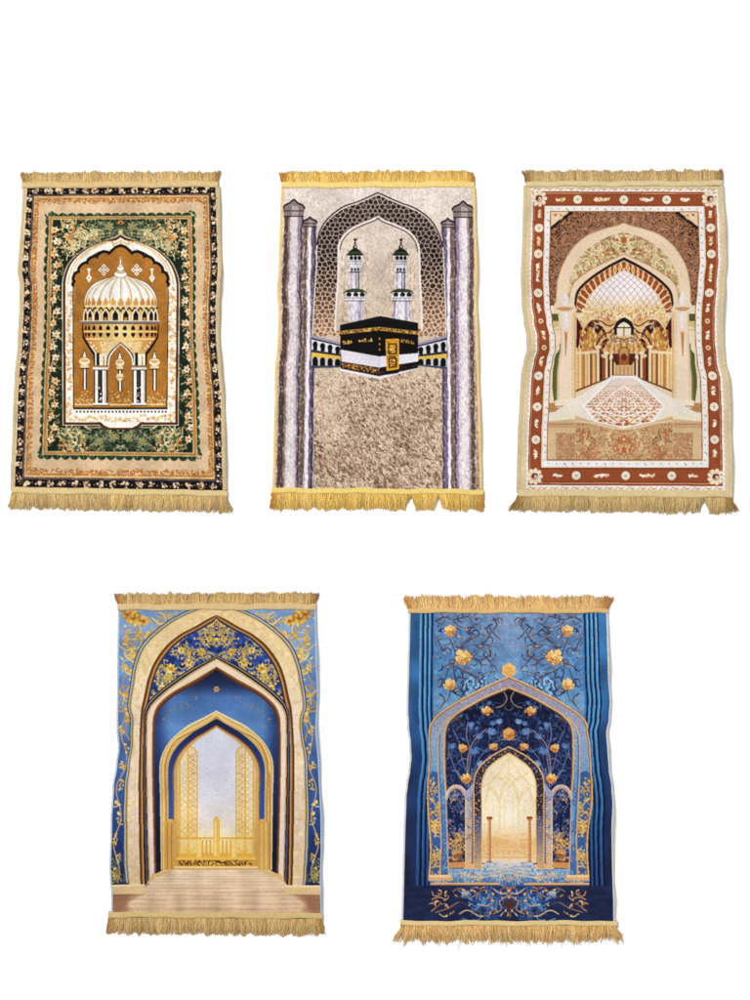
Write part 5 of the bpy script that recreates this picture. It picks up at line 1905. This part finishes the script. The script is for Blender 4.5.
def sample(img, x, y):
    x = np.clip(np.asarray(x) - .5, 0, CW - 1.01)
    y = np.clip(np.asarray(y) - .5, 0, CH - 1.01)
    xi, yi = x.astype(int), y.astype(int)
    fx, fy = (x - xi)[..., None], (y - yi)[..., None]
    return (img[yi, xi] * (1 - fx) + img[yi, xi + 1] * fx) * (1 - fy) + (img[yi + 1, xi] * (1 - fx) + img[yi + 1, xi + 1] * fx) * fy


def blur(a):
    b = a.copy()
    b[1:-1, 1:-1] = (4 * a[1:-1, 1:-1] + 2 * (a[:-2, 1:-1] + a[2:, 1:-1] + a[1:-1, :-2] + a[1:-1, 2:]) + a[:-2, :-2] + a[2:, 2:] + a[:-2, 2:] + a[2:, :-2]) / 16
    return b


def sharpen(a, k=.55):
    b = blur(a)
    return b + k * (b - blur(blur(blur(b))))


STEP = 1.4


def panel(rug, img, root, y0, y1):
    """the pile: a dense sheet with a skirt, its dye taken from the drawn pattern"""
    (ax, ay), (bx, by), (cx, cy), (dx, dy) = rug.q
    nu, nv = int(560 / STEP), int((y1 - y0) / STEP)
    u, v = np.meshgrid(np.linspace(0, 1, nu), np.linspace(0, 1, nv))
    ta, tb = (y0 - ay) / (dy - ay), (y1 - ay) / (dy - ay)
    w = ta + (tb - ta) * v
    xl, yl = ax + (dx - ax) * w, ay + (dy - ay) * w
    xr, yr = bx + (cx - bx) * w, by + (cy - by) * w
    x, y = xl + (xr - xl) * u, yl + (yr - yl) * u
    co = rug.pos(x, y)
    co[..., 2] += np.random.RandomState(7).normal(0, .00012, co.shape[:2])     # pile
    nap_sheen = fbm(90, int(abs(ax) * 7) % 50, 3)
    img = img * (.94 + .12 * nap_sheen)[..., None]             # sheen of brushed pile, painted into the dye as soft patches
    col = lin(np.clip(sample(sharpen(np.clip(img, 0, 1)), x, y), 0, 1)) * PAL
    F = [grid_faces(nu, nv)]
    ring = np.concatenate([np.arange(nu), nu - 1 + nu * np.arange(1, nv), nu * nv - 2 - np.arange(nu - 1), nu * (nv - 2 - np.arange(nv - 2))])
    fl = co.reshape(-1, 3)
    sk = fl[ring].copy()
    sk[:, 2] = .001
    n0 = len(fl)
    k = np.arange(len(ring))
    k2 = (k + 1) % len(ring)
    F.append(np.stack([ring[k], ring[k2], n0 + k2, n0 + k], -1))
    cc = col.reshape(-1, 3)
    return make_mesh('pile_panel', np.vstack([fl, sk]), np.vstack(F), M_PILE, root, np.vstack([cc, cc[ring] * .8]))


def binding(rug, root, side, w, col, y0, y1, rng, inset=0.0):
    """overcast edge: a rounded roll along one long side"""
    (ax, ay), (bx, by), (cx, cy), (dx, dy) = rug.q
    n = 260
    y = np.linspace(y0, y1, n)
    if side < 0:
        x = ax + (dx - ax) * (y - ay) / (dy - ay)
    else:
        x = bx + (cx - bx) * (y - by) / (cy - by)
    m = 9
    P, C = [], []
    base = lin(c3(col)) * PAL
    jit = np.cumsum(rng.normal(0, .12, n))
    jit -= np.linspace(jit[0], jit[-1], n)
    for k in range(m):
        a = math.pi * k / (m - 1)
        off = -math.cos(a) * w / 2 * -side
        ex, ey = rug.bend(x, y)
        X, Y = rug.flat(ex + side * (w / 2 - inset) - off * 1.0 + jit * .5, ey)
        Z = np.where(k in (0, m - 1), .001, rug.lift(x, y) + .0022 * math.sin(a) - .0012)
        P.append(np.stack([X - rug.c[0], Y - rug.c[1], Z * np.ones(n)], -1))
        C.append(base[None] * (1 + .10 * rng.normal(size=(n, 1)).astype(np.float32)).clip(.75, 1.2))
    co = np.stack(P, 0).reshape(-1, 3)
    f = grid_faces(n, m)
    if side > 0:
        f = f[:, ::-1]
    return make_mesh('side_binding', co, f, M_BIND, root, np.stack(C, 0).reshape(-1, 3))


def hem(rug, root, a, b, h, col, rng):
    """woven tape across one end: a = left end, b = right end of its centre line, h = width"""
    n, m = 150, 9
    t = np.linspace(0, 1, n)
    wob = 1.1 * np.sin(t * 17 + rng.uniform(0, 6)) + .8 * np.sin(t * 41 + rng.uniform(0, 6))
    P, C = [], []
    base = lin(c3(col)) * PAL
    for k in range(m):
        s = k / (m - 1) - .5
        x = a[0] + (b[0] - a[0]) * t
        y = a[1] + (b[1] - a[1]) * t + wob + s * h
        X, Y = rug.flat(x, y)
        prof = .0148 + .0012 * math.cos(s * math.pi) + (.0006 if k % 2 else 0)
        z = .001 if k in (0, m - 1) else prof
        P.append(np.stack([X - rug.c[0], Y - rug.c[1], z + .0012 * np.sin(t * 23 + 1)], -1))
        C.append(base[None] * (1 + .07 * rng.normal(size=(n, 1))).clip(.8, 1.15) * (.93 if k in (2, 6) else 1))
    co = np.stack(P, 0).reshape(-1, 3)
    return make_mesh('hem', co, grid_faces(n, m), M_HEM, root, np.stack(C, 0).reshape(-1, 3))


def fringe(rug, root, a, b, length, cols, rng, out, fan=16, gaps=(), dens=.85, rag=.05, end_dark=None, clump=4.0, lay=3):
    """yarn ends along one side; out = -1 up the picture, +1 down"""
    n0 = int(abs(b[0] - a[0]) / dens)
    SEG, SID = 7, 4
    allP, allC, allF = [], [], []
    cl = lambda t, s: np.interp(t * 60, np.arange(62), s)
    s1, s2, s3 = rng.normal(0, 1, 62), rng.normal(0, 1, 62), rng.normal(0, 1, 62)
    off = 0
    base = lin(np.array(cols, np.float32) / 255) * PAL * 1.12
    for layer in range(lay):
        n = n0
        t = np.clip((np.arange(n) + rng.uniform(-.5, .5, n)) / n, 0, 1)
        bx = a[0] + (b[0] - a[0]) * t
        by = a[1] + (b[1] - a[1]) * t
        L = length * (1 + rag * rng.normal(size=n) + .06 * cl(t, s1)) * (1.0, .93, .8)[layer]
        lat = clump * cl(t, s2) * 1.2 + rng.normal(0, 1.7, n)
        edge = np.clip((.07 - t) / .07, 0, 1), np.clip((t - .93) / .07, 0, 1)
        lat = lat - fan * edge[0] ** 1.3 + fan * edge[1] ** 1.3
        for gx, gw in gaps:
            d = bx - gx
            k = np.exp(-(d / (gw * rng.uniform(.5, 1.2, n))) ** 2)
            lat = lat + np.sign(d) * 9 * np.exp(-(d / (gw * 1.6)) ** 2)
            L = L * (1 - .62 * k)
        z0 = .0125 - .0022 * layer + rng.normal(0, .0004, n)
        curl = rng.normal(0, 2.0, n)
        curl2 = rng.normal(0, 1.5, n)
        rad = rng.uniform(.9, 1.3, n) * .36 * PX
        ci = rng.randint(0, len(base), n)
        c = (base[ci] * .5 + base[:2].mean(0) * .5) * rng.uniform(.92, 1.10, n)[:, None]
        # tufts share a tone
        tone = 1 + .08 * cl(t, s3)
        c = c * tone[:, None]
        if end_dark is not None:
            k = np.clip((np.abs(t - .5) - .455) / .045, 0, 1)[:, None]
            c = c * (1 - k) + lin(c3(end_dark)) * PAL * k
        pts = []
        for j in range(SEG):
            s = j / (SEG - 1)
            X, Y = rug.flat(bx + lat * s ** 1.5 + curl * math.sin(s * 3.1) + curl2 * math.sin(s * 6.2 + 1), by + out * L * s)
            Z = z0 * (1 - s) + .0022 * s + .0030 * math.sin(s * math.pi) * (1 - .2 * layer)
            pts.append(np.stack([X - rug.c[0], Y - rug.c[1], Z], -1))
        pts = np.stack(pts, 1)                        # n, SEG, 3
        ring = []
        for k in range(SID):
            g = 2 * math.pi * k / SID + .4
            tp = np.linspace(1, .55, SEG)[None, :, None]
            o = np.zeros_like(pts)
            o[..., 0] = math.cos(g)
            o[..., 2] = math.sin(g)
            ring.append(pts + o * rad[:, None, None] * tp)
        R4 = np.stack(ring, 2)                        # n, SEG, SID, 3
        idx = off + np.arange(n * SEG * SID).reshape(n, SEG, SID)
        off += n * SEG * SID
        A = idx[:, :-1, :]
        B = idx[:, 1:, :]
        f = np.stack([A, np.roll(A, -1, 2), np.roll(B, -1, 2), B], -1).reshape(-1, 4)
        if out < 0:
            f = f[:, ::-1]
        allP.append(R4.reshape(-1, 3))
        allF.append(f)
        allC.append(np.repeat(c, SEG * SID, 0))
    return make_mesh('fringe', np.vstack(allP), np.vstack(allF), M_YARN, root, np.vstack(allC))


def build(art, org, quad, lw, rw, label, bind, hems, fr, seed, yspan, fade=(30, 110)):
    rng = np.random.RandomState(seed)
    rug = Rug(org, quad, lw, rw, fade, seed)
    root = bpy.data.objects.new('prayer_rug', None)
    root.empty_display_size = .1
    COL.objects.link(root)
    root.location = (float(rug.c[0]), float(rug.c[1]), 0)
    root['label'] = label
    root['category'] = 'prayer rug'
    root['group'] = 'prayer rugs laid out in two rows'
    panel(rug, art(), root, *yspan)
    for s in (-1, 1):
        binding(rug, root, s, bind[0], bind[1 if s < 0 else 2], yspan[0], yspan[1], rng, bind[3])
    for h, f in zip(hems, fr):
        tape = hem(rug, root, *h, rng)
        fringe(rug, tape, rng=rng, **f)                   # the fringe is sewn to its hem
    return root


# --- the five rugs (pattern coordinates measured on the photograph) -----------
YEL = [(208, 172, 108), (226, 196, 138), (188, 150, 86), (168, 130, 70), (234, 208, 156)]
build(art_green, (0, 160), [(72, 76), (604, 74), (624, 918), (38, 910)],
      [(60, 0), (130, 0), (205, 0), (310, -4), (355, 3), (420, 5), (500, 4), (600, 0), (920, 0)],
      [(60, 0), (200, 0), (300, 1), (350, -3), (400, -7), (500, -9), (575, -5), (660, 0), (920, 0)],
      'prayer rug with green floral border, black outer edge and white domed shrine on gold',
      (9, (214, 192, 148), (206, 184, 140), 1),
      [((62, 71), (606, 68), 20, (222, 192, 136)), ((34, 918), (632, 926), 20, (226, 200, 142))],
      [dict(a=(66, 66), b=(604, 64), length=32, cols=YEL, out=-1, fan=10, end_dark=(176, 134, 74)),
       dict(a=(36, 924), b=(630, 934), length=44, cols=YEL, out=1, fan=20, end_dark=None)], 3, (74, 916))

YE2 = [(228, 184, 84), (240, 206, 122), (206, 158, 58), (190, 140, 48), (246, 222, 150)]
build(art_cube, (255, 160), [(80, 78), (604, 77), (624, 914), (56, 910)],
      [(60, 0), (300, 0), (360, -3), (430, 3), (500, 3), (590, -2), (680, 0), (920, 0)],
      [(60, 0), (300, 2), (380, -1), (600, 0), (920, 0)],
      'prayer rug showing a black cube shrine under a grey lattice arch between pale pillars',
      (9, (238, 206, 136), (238, 208, 140), 1),
      [((74, 71), (608, 69), 20, (246, 216, 134)), ((46, 918), (634, 922), 18, (246, 216, 128))],
      [dict(a=(76, 65), b=(608, 64), length=33, cols=YE2, out=-1, fan=3, end_dark=(206, 140, 56)),
       dict(a=(48, 924), b=(632, 928), length=46, cols=YE2, out=1, fan=3, gaps=((432, 9), (512, 9)), end_dark=(214, 150, 60))], 4, (76, 914))

YE3 = [(202, 170, 110), (220, 192, 134), (182, 146, 86), (160, 124, 68), (230, 206, 156)]
build(art_hall, (500, 160), [(76, 74), (610, 76), (636, 922), (56, 920)],
      [(60, 0), (200, 0), (320, -2), (400, 2), (450, 9), (495, 18), (525, 19), (560, 11), (595, 5), (660, 3), (760, 0), (920, 0)],
      [(60, 0), (180, 2), (280, 3), (350, -4), (420, -11), (500, -12), (560, -8), (610, 0), (700, 2), (920, 0)],
      'prayer rug with rust red medallion border around a long arched hall',
      (12, (214, 192, 152), (218, 198, 160), 1),
      [((70, 68), (616, 66), 18, (224, 204, 156)), ((50, 926), (644, 930), 20, (226, 202, 150))],
      [dict(a=(72, 64), b=(614, 62), length=34, cols=YE3, out=-1, fan=6, end_dark=(160, 118, 62)),
       dict(a=(50, 930), b=(642, 938), length=44, cols=YE3, out=1, fan=20, gaps=((563, 8),), end_dark=(176, 132, 64))], 5, (72, 922), (62, 130))

YE4 = [(204, 168, 106), (220, 188, 130), (176, 136, 72), (154, 114, 56), (226, 196, 140)]
build(art_gate, (95, 585), [(69, 70), (610, 68), (627, 910), (50, 908)],
      [(60, 0), (300, 2), (400, 4), (450, 9), (500, 4), (560, -3), (650, -6), (780, -7), (815, -4), (850, 0), (920, 0)],
      [(60, 0), (200, 0), (300, 2), (400, -4), (500, 1), (650, 5), (720, 4), (820, 0), (920, 0)],
      'prayer rug with plain blue and cream nested arches opening on a golden gate',
      (6, (196, 204, 216), (176, 192, 214), 1),
      [((64, 61), (614, 59), 22, (222, 192, 138)), ((38, 914), (632, 918), 20, (216, 188, 128))],
      [dict(a=(64, 53), b=(612, 51), length=30, cols=YE4, out=-1, fan=9, end_dark=(178, 122, 54)),
       dict(a=(40, 922), b=(630, 926), length=46, cols=YE4, out=1, fan=12, end_dark=(196, 148, 80))], 6, (64, 912), (20, 80))

YE5 = [(226, 178, 104), (240, 204, 142), (206, 152, 78), (186, 132, 62), (246, 220, 170)]
build(art_rose, (385, 585), [(71, 74), (614, 74), (634, 934), (50, 932)],
      [(60, 0), (260, 0), (340, 0), (390, 3), (440, 9), (480, 12), (515, 9), (555, 4), (590, 1), (700, 0), (920, 0)],
      [(60, 0), (250, 0), (320, 4), (370, 0), (410, -8), (460, -6), (510, -3), (560, 3), (600, 5), (680, 0), (920, 0)],
      'deep blue prayer rug with golden roses over a pointed arch and pleated blue sides',
      (6, (222, 218, 212), (216, 214, 210), 1),
      [((64, 71), (618, 72), 15, (228, 190, 124)), ((42, 938), (644, 938), 17, (236, 206, 146))],
      [dict(a=(64, 67), b=(616, 68), length=36, cols=YE5, out=-1, fan=14, rag=.08, clump=5, end_dark=(206, 140, 66)),
       dict(a=(44, 944), b=(640, 944), length=44, cols=YE5, out=1, fan=24, rag=.13, clump=7)], 7, (72, 936), (45, 100))

# --- white floor ---------------------------------------------------------------
mf = bpy.data.materials.new('white_floor_paint')
mf.use_nodes = True
nb = mf.node_tree.nodes['Principled BSDF']
nb.inputs['Roughness'].default_value = .9
nb.inputs['Specular IOR Level'].default_value = .1
nzf = mf.node_tree.nodes.new('ShaderNodeTexNoise')
nzf.inputs['Scale'].default_value = 3
rf = mf.node_tree.nodes.new('ShaderNodeValToRGB')
rf.color_ramp.elements[0].color = (.92, .92, .92, 1)
rf.color_ramp.elements[1].color = (.935, .935, .935, 1)
mf.node_tree.links.new(nzf.outputs['Fac'], rf.inputs['Fac'])
mf.node_tree.links.new(rf.outputs['Color'], nb.inputs['Base Color'])
fo = make_mesh('floor', [(-6, -6, 0), (6, -6, 0), (6, 6, 0), (-6, 6, 0)], [[0, 1, 2, 3]], mf, None, smooth_=False)
fo['kind'] = 'structure'
fo['label'] = 'plain white studio floor under the rugs'

# --- light: an even white studio, one broad soft lamp from the upper left --------
wd = bpy.data.worlds.new('World')
SC.world = wd
wd.use_nodes = True
wd.node_tree.nodes['Background'].inputs['Color'].default_value = (1, 1, 1, 1)
wd.node_tree.nodes['Background'].inputs['Strength'].default_value = .60


def area(name, loc, size, power):
    l = bpy.data.lights.new(name, 'AREA')
    l.shape = 'DISK'
    l.size = size
    l.energy = power
    o = bpy.data.objects.new(name, l)
    COL.objects.link(o)
    o.location = loc
    from mathutils import Vector
    o.rotation_euler = (-Vector(loc)).to_track_quat('-Z', 'Y').to_euler()
    return o


KEY = 1400
area('soft_lamp', (-4.2, 4.8, 10.6), 4.6, KEY)

# --- camera ----------------------------------------------------------------------
cd = bpy.data.cameras.new('Camera')
cam = bpy.data.objects.new('Camera', cd)
COL.objects.link(cam)
cam.location = (0, 0, 9)
cd.sensor_fit = 'VERTICAL'
cd.sensor_height = 36
cd.lens = 36 * 9 / (1000 * PX)
cd.clip_end = 200
SC.camera = cam
SC.view_settings.view_transform = 'Standard'
SC.view_settings.look = 'None'
SC.view_settings.exposure = 0
SC.view_settings.gamma = 1
